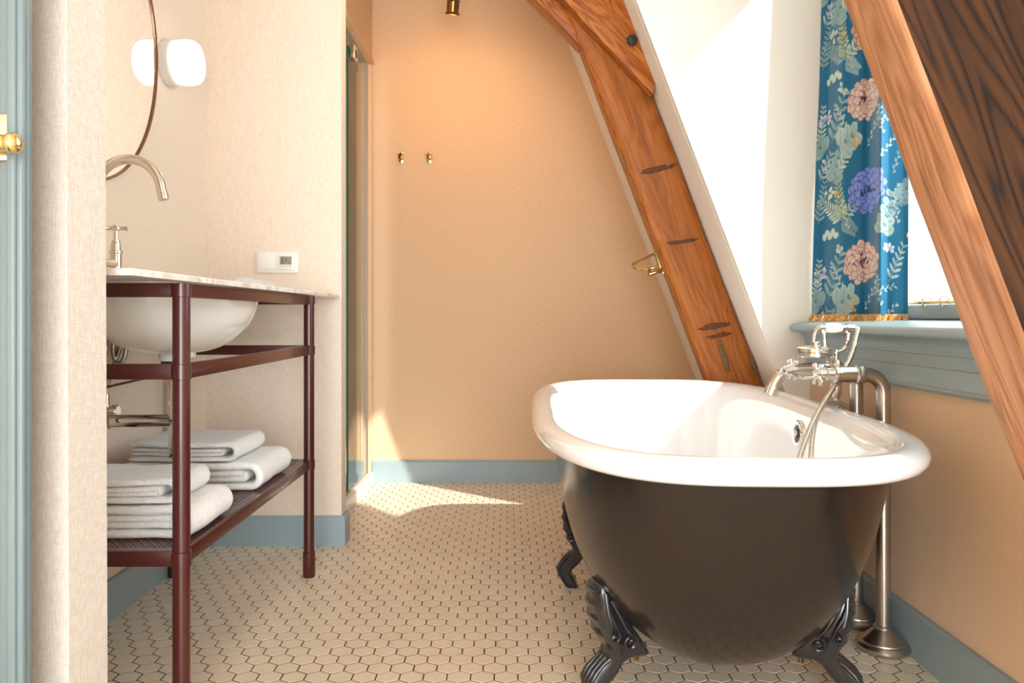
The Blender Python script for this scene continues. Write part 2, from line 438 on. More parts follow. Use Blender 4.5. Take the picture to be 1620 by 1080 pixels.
def cheeks(b):
    for y0_, y1_ in ((YC, YC + 0.06), (YN - 0.06, YN)):
        poly = [(roof_x(ZK) + 0.001, ZK), (roof_x(ZC) + 0.001, ZC), (XW + 0.14, ZC), (XW + 0.14, ZK)]
        b.prism(poly, lambda a, c, d: (a, d, c), y0_, y1_)
    b.box(roof_x(ZC), XW + 0.14, YN, YC, ZC, ZC + 0.06)
    b.box(XW, XW + 0.14, YN, YC, 0.3, 0.822)
    b.box(XW, XW + 0.14, YN, YC, ZC - 0.02, ZC)
wall('wall_dormer', 'plaster_white', cheeks, 'sunlit white side wall of the window dormer')
wall('ceiling', 'ceiling_white', lambda b: (b.box(-1.3, roof_x(ZC) + 0.12, YREAR, YB + 0.1, ZC, ZC + 0.1), b.box(roof_x(ZC) + 0.12, XW + .2, YREAR, YN - .06, ZC, ZC + .06)))

# baseboards with a small top bevel and a lighter sealant line at the floor
def bboard(name, pts, h, label=None):
    """run along pts (x,y), thickness to the left of travel"""
    b = MB(); t = 0.016
    prof = [(0.0, 0.0), (t, 0.0), (t, h - 0.008), (t - 0.006, h), (0.0, h)]
    n = len(pts); dirs = [(Vector(pts[i + 1]) - Vector(pts[i])).normalized() for i in range(n - 1)]; nor = [Vector((-d.y, d.x)) for d in dirs]
    rings = []
    for i in range(n):
        if i == 0: m = nor[0]
        elif i == n - 1: m = nor[-1]
        else: m = (nor[i - 1] + nor[i]); m = m / (1 + nor[i - 1].dot(nor[i]))
        rings.append([(pts[i][0] + m.x * a, pts[i][1] + m.y * a, c) for a, c in prof])
    b.grid(rings, closev=True)
    o = b.build(name, 'trim_blue')
    return struct(o, label)
bboard('baseboard_left', [(XL, YF - 0.0), (XL, 1.206)], 0.108, 'blue grey skirting along the wall behind the washstand')
bboard('baseboard_cross', [(XS, YF + 0.075), (XS, YF), (XL + 0.017, YF)], 0.108, 'blue grey skirting under the thermostat wall')
bboard('baseboard_back', [(XR, YB), (XSH + 0.002, YB)], 0.108, 'blue grey skirting along the back wall')
bboard('baseboard_right', [(XR, YREAR), (XR, YB - 0.017)], 0.115, 'blue grey skirting below the window wall')

# ------------------------------------------------------------------ window, sill, curtain
win = thing('window_1', None, None, (XW, (YN + YC) / 2, 0.82)); struct(win, 'pale blue framed dormer window with bright sky outside')
wb = MB()
y0w, y1w, z0w, z1w = YN + 0.01, YC - 0.002, 0.822, ZC - 0.02
def rail(b, y0_, y1_, z0_, z1_): b.box(XW - 0.03, XW + 0.03, y0_, y1_, z0_, z1_)
MB().box(XW - 0.03, XW + 0.03, y0w, y1w, z0w, z0w + 0.04).build('bottom_rail', 'trim_blue', win, bevel=0.004)
MB().box(XW - 0.03, XW + 0.03, y0w, y1w, z1w - 0.05, z1w).build('top_rail', 'trim_blue', win, bevel=0.004)
for a_, b_2 in ((y0w, y0w + 0.05), (y1w - 0.05, y1w)):
    MB().box(XW - 0.03, XW + 0.03, a_, b_2, z0w + 0.04, z1w - 0.05).build('stile', 'trim_blue', win, bevel=0.004)
MB().box(XW - 0.002, XW + 0.002, y0w + 0.05, y1w - 0.05, z0w + 0.04, z1w - 0.05).build('pane', 'window_glass', win)
# moulded sill board and apron
ys0, ys1 = YN + 0.005, YC - 0.018
def sill_run(prof, y0_, y1_, name, mat='trim_blue'):
    b = MB(); b.prism(prof, lambda a, c, d: (a, d, c), y0_, y1_)
    return b.build(name, mat, win, bevel=0.0, smooth=True, angle=40)
nose = [(XW - 0.0, 0.821), (XW - 0.0, 0.800), (XR - 0.015, 0.800), (XR - 0.02, 0.752), (XR - 0.024, 0.752), (XR - 0.027, 0.762), (XR - 0.034, 0.772), (XR - 0.046, 0.779), (XR - 0.052, 0.780)]
for k in range(9):
    a = -PI / 2 - PI * k / 8
    nose.append((XR - 0.062 + 0.012 * math.cos(a), 0.7935 + 0.0125 * math.sin(a)))
nose += [(XR - 0.05, 0.808), (XR - 0.04, 0.811)]
sill_run(nose, ys0, ys1, 'sill_board')
apr = [(XR, 0.752), (XR - 0.021, 0.752), (XR - 0.021, 0.742), (XR - 0.016, 0.740), (XR - 0.016, 0.712), (XR - 0.0145, 0.7105), (XR - 0.016, 0.709), (XR - 0.016, 0.668),
       (XR - 0.02, 0.666), (XR - 0.022, 0.661), (XR - 0.02, 0.656), (XR - 0.012, 0.653), (XR, 0.653)]
sill_run(apr, ys0, ys1 + 0.005, 'apron')

# brass rod with rings along the foot of the window
rod = thing('cafe_rod', 'thin brass rod with rings across the foot of the window', 'rod', (XW - 0.028, 1.95, 0.87))
MB().tube([(XW - 0.028, YN + 0.02, 0.868), (XW - 0.028, YC - 0.02, 0.868)], 0.0045, 10).build('rod', 'brass', rod, smooth=True)
for y in (2.235, 2.145, 2.04, 1.94, 1.83, 1.72):
    MB().tube(arc((XW - 0.028, y, 0.869), 0.014, 0, 2 * PI * 23 / 24, 23, (1, 0, 0), (0, 0, 1)), 0.0022, 6, close=True).build('ring', 'brass', rod, smooth=True)
for y in (YN + 0.025, YC - 0.025):
    MB().tube([(XW - 0.008, y, 0.868), (XW - 0.034, y, 0.868)], 0.006, 10).build('bracket', 'brass', rod, smooth=True)

# printed curtain ---------------------------------------------------------------
def paint_print(w_m, h_m, res):
    """floral print on the cloth, drawn once on a canvas in cloth metres (origin lower left)"""
    Wp, Hp = int(w_m / res), int(h_m / res)
    base = np.array(srgb(24, 116, 156)[:3]); cv = np.ones((Hp, Wp, 3)) * base
    yy, xx = np.mgrid[0:Hp, 0:Wp]; xx = (xx + .5) * res; yy = (yy + .5) * res
    rng = random.Random(11)
    cv *= (1 + 0.06 * np.sin(xx * 900)[..., None] * 0.3)
    def C(*c): return np.array(srgb(*c)[:3])
    def put(mask, col, a=1.0):
        cv[mask] = cv[mask] * (1 - a) + col * a
    def ell(x, y, rx, ry, ang, col, col2=None, a=1.0):
        R = max(rx, ry) * 1.1
        i0, i1 = max(0, int((y - R) / res)), min(Hp, int((y + R) / res) + 1); j0, j1 = max(0, int((x - R) / res)), min(Wp, int((x + R) / res) + 1)
        if i0 >= i1 or j0 >= j1: return
        X = xx[i0:i1, j0:j1] - x; Y = yy[i0:i1, j0:j1] - y; c, s = math.cos(ang), math.sin(ang)
        u = (X * c + Y * s) / rx; v = (-X * s + Y * c) / ry; d = u * u + v * v
        sub = cv[i0:i1, j0:j1]; mk = d < 1
        cc = np.ones(sub.shape) * col
        if col2 is not None:
            t = np.clip((u + 1) / 2, 0, 1)[..., None]; cc = col * (1 - t) + col2 * t
        sub[mk] = sub[mk] * (1 - a) + cc[mk] * a
    def line(p, q, w, col):
        n = max(2, int(math.hypot(q[0] - p[0], q[1] - p[1]) / (w * 0.7)))
        for i in range(n + 1):
            t = i / n; ell(p[0] + (q[0] - p[0]) * t, p[1] + (q[1] - p[1]) * t, w, w, 0, col)
    pale = [C(176, 200, 196), C(150, 182, 186), C(196, 212, 198), C(128, 164, 176)]
    dark = C(22, 40, 78)
    def peony(x, y, r, pal):
        lay = [(1.0, 13, .42), (.82, 12, .40), (.62, 10, .36), (.42, 8, .30), (.22, 5, .22)]
        for li, (rr, n, pw) in enumerate(lay):
            off = rng.uniform(0, 1)
            for k in range(n):
                a = 2 * PI * (k + off) / n; cx = x + math.cos(a) * r * rr * .62; cy = y + math.sin(a) * r * rr * .52
                L = r * .40 * (0.75 + .25 * rr) * rng.uniform(.85, 1.15); wd = r * pw * .62 * rng.uniform(.8, 1.15)
                ell(cx, cy, L * 1.07, wd * 1.14, a, pal[2])
                ell(cx, cy, L, wd, a, pal[0] * rng.uniform(.8, 1.1), pal[1] * rng.uniform(.9, 1.08))
                if rng.random() < .6:
                    line((x + math.cos(a) * r * rr * .2, y + math.sin(a) * r * rr * .2), (cx, cy), .0011, pal[2])
        for k in range(9):
            a = rng.uniform(0, 6.28); d = rng.uniform(.02, .42) * r
            ell(x + math.cos(a) * d, y + math.sin(a) * d, r * .13, r * .035, rng.uniform(0, 3.1), pal[3])
    blue = [C(76, 108, 190), C(140, 166, 228), C(56, 76, 150), C(24, 38, 96)]
    pink = [C(198, 160, 152), C(230, 208, 198), C(150, 108, 114), C(70, 52, 92)]
    mauve = [C(168, 124, 118), C(212, 176, 162), C(112, 78, 92), C(52, 36, 62)]
    def leafspray(x, y, ang, L, n, lw, col, round_=False):
        ex, ey = math.cos(ang), math.sin(ang)
        line((x, y), (x + ex * L, y + ey * L), .0011, col * .9)
        for i in range(n):
            t = (i + .6) / n
            for s in (-1, 1):
                a2 = ang + s * (0.9 if not round_ else 1.1); l = lw * (1.15 - .55 * t)
                px, py = x + ex * L * t + math.cos(a2) * l, y + ey * L * t + math.sin(a2) * l
                wv = l * (.3 if not round_ else .72)
                ell(px, py, l * .95, wv, a2, col * rng.uniform(.75, 1.0), col * rng.uniform(.95, 1.15))
                if round_: line((px - math.cos(a2) * l * .8, py - math.sin(a2) * l * .8), (px + math.cos(a2) * l * .7, py + math.sin(a2) * l * .7), .0008, C(96, 138, 152))
    def berries(x, y, col, n=6, r=.0055):
        for k in range(n):
            a = rng.uniform(0, 6.28); d = rng.uniform(.004, .02)
            line((x, y - .02), (x + math.cos(a) * d, y + math.sin(a) * d), .0007, C(150, 160, 120))
            ell(x + math.cos(a) * d, y + math.sin(a) * d, r, r, 0, col)
    def twig(x, y, ang, L, col):
        for k in range(9):
            t = k / 9; a2 = ang + (.7 if k % 2 else -.7)
            px, py = x + math.cos(ang) * L * t, y + math.sin(ang) * L * t
            ell(px + math.cos(a2) * .008, py + math.sin(a2) * .008, .0065, .0026, a2, col)
        line((x, y), (x + math.cos(ang) * L, y + math.sin(ang) * L), .0008, col)
    def cluster(x, y, col):
        for k in range(7):
            a = rng.uniform(0, 6.28); d = rng.uniform(.004, .02); ell(x + math.cos(a) * d, y + math.sin(a) * d, .009, .006, a, col * rng.uniform(.8, 1.1), C(230, 236, 222))
    # one repeat is about 0.46 m high; rows of blooms with sprays between them, set out twice up the cloth
    for rep in range(-1, 4):
        o = rep * 0.505
        leafspray(.075, .05 + o, 1.2, .16, 6, .022, pale[1], False); leafspray(.02, .05 + o, 1.5, .13, 8, .013, pale[2])
        leafspray(.10, .02 + o, .5, .10, 3, .030, pale[0], True); leafspray(.05, .02 + o, 2.4, .06, 2, .026, pale[1], True)
        line((.15, .02 + o), (.20, .12 + o), .0012, pale[0])
        twig(.23, .02 + o, 1.0, .11, pale[2]); twig(.30, .03 + o, 1.8, .12, pale[2]); twig(.27, .07 + o, .2, .09, pale[0])
        berries(.185, .035 + o, C(222, 170, 92))
        cluster(.03, .125 + o, C(110, 126, 200)); cluster(.05, .135 + o, C(140, 150, 214))
        line((.13, .205 + o), (.19, .16 + o), .0012, pale[0]); cluster(.125, .21 + o, C(140, 176, 176))
        peony(.215, .165 + o, .072, pink)
        for (fx, fy, fa, fl_) in ((.13, .30, 2.5, .13), (.13, .30, .75, .15), (.13, .30, 1.75, .14), (.13, .30, -.6, .07)):
            leafspray(fx, fy + o, fa, fl_, 9, .016, pale[rng.randrange(4)] if fa != 1.75 else C(168, 184, 150))
        for k in range(5): ell(.05 + k * .014, .255 + o + .012 * (k % 2), .012, .010, rng.uniform(0, 3), C(206, 218, 206))
        leafspray(.30, .23 + o, 1.3, .14, 5, .020, pale[0], True)
        twig(.36, .27 + o, 1.6, .12, pale[2])
        peony(.235, .385 + o, .078, blue if rep % 2 == 0 else mauve)
        leafspray(.08, .42 + o, 1.2, .10, 4, .022, pale[1], True); leafspray(.11, .46 + o, .9, .12, 7, .014, pale[2])
        cluster(.07, .40 + o, C(200, 210, 190)); twig(.34, .42 + o, 1.2, .10, pale[1]); cluster(.05, .49 + o, C(120, 136, 206))
        peony(.445, .235 + o, .048, pink); peony(.47, .03 + o, .04, blue); leafspray(.43, .13 + o, 1.4, .1, 5, .018, pale[0], True)
        leafspray(.42, .36 + o, 1.3, .13, 7, .016, pale[2]); cluster(.48, .38 + o, C(206, 206, 190)); peony(.46, .455 + o, .04, mauve)
        leafspray(.33, .10 + o, 1.1, .12, 6, .015, pale[0]); leafspray(.02, .30 + o, 1.4, .14, 8, .014, pale[1]); twig(.16, .27 + o, 1.9, .1, pale[2]); leafspray(.36, .33 + o, .9, .11, 5, .017, pale[1], True)
        leafspray(.02, .44 + o, 1.0, .1, 5, .015, pale[0]); twig(.14, .09 + o, 2.2, .1, pale[2]); twig(.29, .47 + o, .8, .1, pale[2]); leafspray(.30, .30 + o, .4, .09, 6, .012, pale[3]); cluster(.33, .20 + o, C(150, 164, 214)); berries(.11, .385 + o, C(222, 176, 104), 4)
        leafspray(.53, .05 + o, 1.5, .14, 6, .018, pale[1], True); leafspray(.54, .30 + o, 1.6, .13, 8, .014, pale[2]); peony(.57, .22 + o, .045, blue)
    return cv
CW, CHT, CRES = 0.40, 1.55, 0.0014
cv = paint_print(CW, CHT, CRES)
cur = thing('curtain', 'teal floral print curtain with gold fringe hanging beside the window', 'curtain', (1.05, 2.45, 0.83))
NU, NV = 250, 640
zb_, zt_ = 0.832, 2.28
def cur_pt(u, v):
    """u 0 (by the cheek) .. 1 (free edge), v 0 bottom .. 1 top"""
    g = v ** 1.1
    # gathered panel running from the cheek back towards the glass
    y = 2.630 - (0.335 - 0.03 * g) * u
    xb = 0.998 + 0.045 * g + u * (0.150 - 0.02 * g)
    amp = (0.013 + 0.010 * v)
    f = math.sin(u * 13.5 + 0.4 + 0.5 * math.sin(v * 2.2)) * (0.4 + 0.9 * u) * amp
    f += 0.040 * math.exp(-((u - 0.74 + .03 * v) / 0.04) ** 2) * -1.0 + 0.022 * math.exp(-((u - 0.60) / 0.06) ** 2) + 0.014 * math.exp(-((u - 0.12) / 0.05) ** 2)
    f += 0.006 * math.sin(u * 31 + v * 4) * v
    f += 0.006 * noise.noise((u * 5, v * 3, 1.7))
    return (xb + f * .45, y + f * .9, zb_ + (zt_ - zb_) * v)
P = [[cur_pt(i / NU, j / NV) for j in range(NV + 1)] for i in range(NU + 1)]
cb = MB().grid(P)
cl = cb.build('cloth', 'curtain_print', cur, smooth=True, angle=180)
ca = cl.data.color_attributes.new('print', 'FLOAT_COLOR', 'POINT')
ii, jj = np.meshgrid(np.arange(NU + 1), np.arange(NV + 1), indexing='ij')
px_ = np.clip((ii / NU * CW / CRES).astype(int), 0, cv.shape[1] - 1); py_ = np.clip((jj / NV * (zt_ - zb_) / CRES).astype(int), 0, cv.shape[0] - 1)
cols = np.ones(((NU + 1) * (NV + 1), 4), dtype=np.float32); cols[:, :3] = cv[py_.ravel(), px_.ravel()]
ca.data.foreach_set('color', cols.ravel())
sm = cl.modifiers.new('thick', 'SOLIDIFY'); sm.thickness = 0.0015; sm.offset = 0
fr = MB()
for i in range(420):
    u = random.random(); x, y, z = cur_pt(u, 0.0)
    a = random.uniform(-.012, .006) - .004; bq = random.uniform(-.012, .012) + (.022 if u < .05 else 0) - (.03 if u > .96 else 0)
    l = 0.019 + random.uniform(0, .002)
    fr.tube([(x - .001, y, z + .004), (x - .004 + a * .4, y + bq * .4, z - l * .45), (x - .004 + a, y + bq, z - l)], [.0011, .0012, .0010], 4)
tag(fr.build('fringe', 'fringe_gold', cur), kind='stuff')
top_rod = thing('curtain_pole', 'dark bronze curtain pole above the floral curtain', 'curtain pole', (1.08, 1.95, 2.3))
MB().tube([(1.08, YN + 0.01, 2.30), (1.08, YC - 0.01, 2.30)], 0.010, 12).build('pole', 'brass_antique', top_rod, smooth=True)

# ------------------------------------------------------------------ timbers
RA = math.atan2(1.0, -SLP)              # direction of rafters in the x-z plane, pointing up-left
def timber(name, mats, length, width, depth, origin, ang, parent=None, wob=0.004, seed=0.0, n=60, face_mats=None, m=8):
    """squared log: local X along it, local Y across (width, seen from the camera), local Z = depth into the scene"""
    b = MB(); R = []
    for i in range(n + 1):
        s = length * i / n; ring = []
        loop = [(-.5, -.5 + k / m) for k in range(m)] + [(-.5 + k / m, .5) for k in range(m)] + [(.5, .5 - k / m) for k in range(m)] + [(.5 - k / m, -.5) for k in range(m)]
        for (a, c) in loop:
            w1 = noise.noise((s * 2.2 + seed, a * 2.0, c * 2.0 + 3.1)); w2 = noise.noise((s * 9 + seed, a * 3.5 + 7, c * 3.5))
            e = 0.9 * wob * w1 + 0.35 * wob * w2
            # worn arrises
            ca_, cc_ = a, c
            if abs(a) == .5 and abs(c) == .5: ca_, cc_ = a * (1 - .010 / width), c * (1 - .010 / depth)
            y = ca_ * width + (e * (1 if a > 0 else -1) if abs(a) > .4 else 0)
            z = cc_ * depth + (e * (1 if c > 0 else -1) if abs(c) > .4 else 0)
            ring.append((s, y, z))
        R.append(ring)
    b.grid(R, closev=True); k = 4 * m; base = n * k
    b.f.append(tuple(range(k))); b.m.append(0); b.f.append(tuple(base + q for q in reversed(range(k)))); b.m.append(0)
    if face_mats:
        for fi, f in enumerate(b.f[:-2]):
            c = sum((Vector(b.v[q]) for q in f), Vector()) / 4
            d = [(c.y / width, 0), (-c.y / width, 1), (c.z / depth, 2), (-c.z / depth, 3)]
            b.m[fi] = face_mats[max(d)[1]]
    o = b.build(name, mats, smooth=True, angle=50)
    xa = Vector((math.cos(ang), 0, math.sin(ang))); za = Vector((0, 1, 0)); ya = za.cross(xa)
    mt = Matrix((xa, ya, za)).transposed().to_4x4(); mt.translation = Vector(origin)
    if parent: o.parent = parent; o.matrix_parent_inverse = Matrix.Translation(-parent.location)
    o.matrix_basis = mt
    return o
perp = 0.187 * math.cos(math.atan(SLP))     # timber width perpendicular to the slope
def rafter(name, ya, yb, mats, face_mats, label, seed, z0, z1, cat='timber beam', gap=0.004):
    zc = z0; dx = (perp / 2 + gap) / math.cos(math.atan(SLP))
    org = (roof_x(zc) - dx, (ya + yb) / 2, zc)
    o = thing(name, label, cat, (org[0], org[1], 0))
    t = timber('log', mats, (z1 - z0) / math.cos(math.atan(SLP)), perp, yb - ya, org, RA, o, 0.004, seed, 90, face_mats)
    return o
# local Y of a rafter: za x xa ; check sign -> +Y points into the room (left/down) or to the roof
far_r = rafter('roof_beam', 2.84, 2.95, ['wood_orange', 'wood_orange_plain'], [1, 1, 1, 0], 'orange stained sloping roof timber behind the far side of the bathtub', 1.3, 0.02, ZC - 0.01)
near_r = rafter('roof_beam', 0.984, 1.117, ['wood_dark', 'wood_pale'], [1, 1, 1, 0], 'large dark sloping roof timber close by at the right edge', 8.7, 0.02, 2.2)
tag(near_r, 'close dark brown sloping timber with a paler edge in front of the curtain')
# knots, checks and dark scars as real relief on the far rafter
def on_beam(x, y, Y): return Vector(((x - 805) * Y / FPX, Y, CH - (y - 500) * Y / FPX))

for (x, y, Lx, Lz, ang, mat_) in ((1040, 268, .066, .009, .22, 'scar_brown'), (1062, 262, .02, .006, .3, 'scar_brown'), (1078, 382, .060, .006, .15, 'scar_brown'), (1128, 516, .055, .011, .18, 'scar_brown'), (1138, 530, .046, .008, .2, 'scar_brown'), (1016, 113, .02, .006, .1, 'scar_brown'), (1146, 566, .012, .055, .34, 'filler_grey'), (1192, 575, .010, .040, .36, 'filler_grey')):
    c_ = on_beam(x, y, 2.8375); g_ = []
    for i in range(9):
        la = -PI / 2 + PI * i / 8; row = []
        for k in range(16):
            lo = 2 * PI * k / 16; w_ = 1 + .6 * noise.noise((k * 1.1, x, .4))
            px, pz = Lx * math.cos(lo) * math.cos(la) * w_, Lz * math.sin(lo) * math.cos(la) * w_
            row.append((c_.x + px * math.cos(ang) - pz * math.sin(ang) * 1.0, c_.y + .0042 * math.sin(la), c_.z + px * math.sin(ang) + pz * math.cos(ang)) if mat_ == 'scar_brown' else
                       (c_.x + px + pz * ang * 1.0 * -1, c_.y + .004 * math.sin(la), c_.z + pz))
        g_.append(row)
    sc_ = MB().grid(g_, closev=True).build('adze_scar' if mat_ == 'scar_brown' else 'filler_patch', mat_, far_r, smooth=True, angle=180)
# brace: front plank bolted over the rafter, with a second timber behind it
br = thing('roof_brace', 'diagonal orange timber brace bolted across the top of the sloping beam', 'timber beam', tuple(on_beam(1000, 60, 2.80)))
def slab(name, pix, ya, yb, mat, parent, ang):
    """solid sawn piece with its outline in the truss plane; local X set along its grain"""
    pts = [on_beam(x, y, ya) for x, y in pix]; c = sum(pts, Vector()) / len(pts)
    xa = Vector((math.cos(ang), 0, math.sin(ang))); za = Vector((0, 1, 0)); yv = za.cross(xa)
    loc2 = [((p - c).dot(xa), (p - c).dot(yv)) for p in pts]
    b = MB().prism(loc2, lambda a, q, d: (a, q, d), -(yb - ya) / 2, (yb - ya) / 2)
    o = b.build(name, mat, bevel=0.004)
    mt = Matrix((xa, yv, za)).transposed().to_4x4(); mt.translation = c + Vector((0, (yb - ya) / 2, 0))
    o.parent = parent; o.matrix_parent_inverse = Matrix.Translation(-parent.location); o.matrix_basis = mt
    return o
BA = math.radians(133)
slab('brace_plank', [(1033, 149), (1038, 128), (984, -12), (955, -85), (800, -85), (893, -2), (918, 28)], 2.775, 2.838, 'wood_orange_plain', br, BA)
slab('brace_timber', [(918, 72), (930, 40), (880, -20), (815, -85), (760, -85), (846, -2)], 2.86, 2.95, 'wood_orange_plain', br, BA)
bc = on_beam(1000, 64, 2.775)
MB().lathe([(0.0, -0.014), (0.014, -0.013), (0.019, -0.009), (0.0205, -0.002), (0.0205, 0.004)], bc, (0, 1, 0), 9).build('bolt', 'iron_black', br, smooth=True, angle=25)
MB().lathe([(0.026, -0.0012), (0.026, 0.004), (0.0, 0.004)], bc, (0, 1, 0), 20).build('washer', 'wood_dark', br)

# ------------------------------------------------------------------ bathtub
tub = thing('bathtub', 'freestanding claw foot bathtub, dark brown outside and white inside', 'bathtub', (0.458, 2.18, 0))
TX, TY, TROT = 0.4535, 2.0257, -0.0229
NT = 128
def outl(a, bn, bf, n_n=3.0, n_f=3.7):
    o = []
    for k in range(NT):
        t = 2 * PI * k / NT; c, s = math.cos(t), math.sin(t)
        n = n_n if s < 0 else n_f
        # blend exponents around the sides so there is no kink
        w = 0.5 + 0.5 * max(-1, min(1, s * 2.5)); n = n_n * (1 - w) + n_f * w
        x = a * math.copysign(abs(c) ** (2 / n), c); y = (bn if s < 0 else bf) * math.copysign(abs(s) ** (2 / n), s)
        o.append((TX + x * math.cos(TROT) - y * math.sin(TROT), TY + x * math.sin(TROT) + y * math.cos(TROT)))
    return o
def rimz(y): return 0.602 + 0.0038 * (y - 2.1)
A0, BN0, BF0 = 0.3963, 0.752, 0.850
def ring(inset, dz, endscale=(1, 1), sidescale=1.0, absz=None):
    pts = outl((A0 - inset) * sidescale, (BN0 - inset) * endscale[0], (BF0 - inset) * endscale[1])
    return [(x, y, (rimz(y) + dz) if absz is None else absz(x, y)) for x, y in pts]
outer = []
nph = 26; zbot = 0.112
for i in range(nph + 1):
    ph = PI / 2 * i / nph; w = max(math.cos(ph), 0) ** (2 / 2.7); d = math.sin(ph) ** (2 / 2.25)
    es = (0.50 + 0.50 * max(0, 1 - d) ** 0.45, 0.60 + 0.40 * max(0, 1 - d) ** 0.45)
    outer.append(ring(0.062, 0, es, max(w, 0.0005), lambda x, y, d=d: (rimz(y) - 0.040) * (1 - d) + zbot * d))
MB().grid(outer, closev=True).build('shell', 'tub_black', tub, smooth=True, angle=180)
roll = [(0.062, -0.040), (0.050, -0.0455), (0.034, -0.0475), (0.018, -0.046), (0.007, -0.039), (0.001, -0.028), (0.001, -0.018), (0.007, -0.008), (0.018, -0.002), (0.031, 0.0), (0.044, -0.0025), (0.056, -0.010), (0.064, -0.021), (0.070, -0.036)]
inner = [ring(i_, z_) for i_, z_ in roll]
for i in range(1, nph + 1):
    ph = PI / 2 * i / nph; w = max(math.cos(ph), 0) ** (2 / 3.0); d = math.sin(ph) ** (2 / 2.3)
    es = (0.50 + 0.50 * max(0, 1 - d) ** 0.45, 0.60 + 0.40 * max(0, 1 - d) ** 0.45)
    inner.append(ring(0.072, 0, es, max(w, 0.0005), lambda x, y, d=d: (rimz(y) - 0.036) * (1 - d) + 0.150 * d))
en = MB().grid(inner, closev=True).build('basin_enamel', 'enamel', tub, smooth=True, angle=180)
tag(en, 'white enamel interior and rolled rim')
# overflow on the wall-side interior
ov = MB(); OZ = 0.515
def inner_x(z):
    best = min((abs((0.566 * (1 - math.sin(p_) ** (2 / 2.3)) + 0.150 * math.sin(p_) ** (2 / 2.3)) - z), p_) for p_ in [PI / 2 * q / 400 for q in range(1, 400)])[1]
    return TX + (A0 - 0.072) * math.cos(best) ** (2 / 3.0)
oc = Vector((inner_x(OZ), 2.14, OZ)); oax = Vector((-1, 0, (inner_x(OZ + .03) - inner_x(OZ - .03)) / .06))
ov.lathe([(0.036, -0.004), (0.036, 0.003), (0.033, 0.006), (0.026, 0.0055), (0.024, 0.003), (0.0, 0.003)], oc, oax, 32)
ovo = ov.build('overflow_plate', 'chrome', tub, smooth=True, angle=30)
MB().lathe([(0.012, 0.003), (0.012, 0.012), (0.009, 0.015), (0.0, 0.015)], oc, oax, 20).build('overflow_knob', 'chrome', ovo, smooth=True)
MB().lathe([(0.0235, 0.0034), (0.0125, 0.0034)], oc, oax, 24).build('overflow_slot', 'rubber_black', ovo)
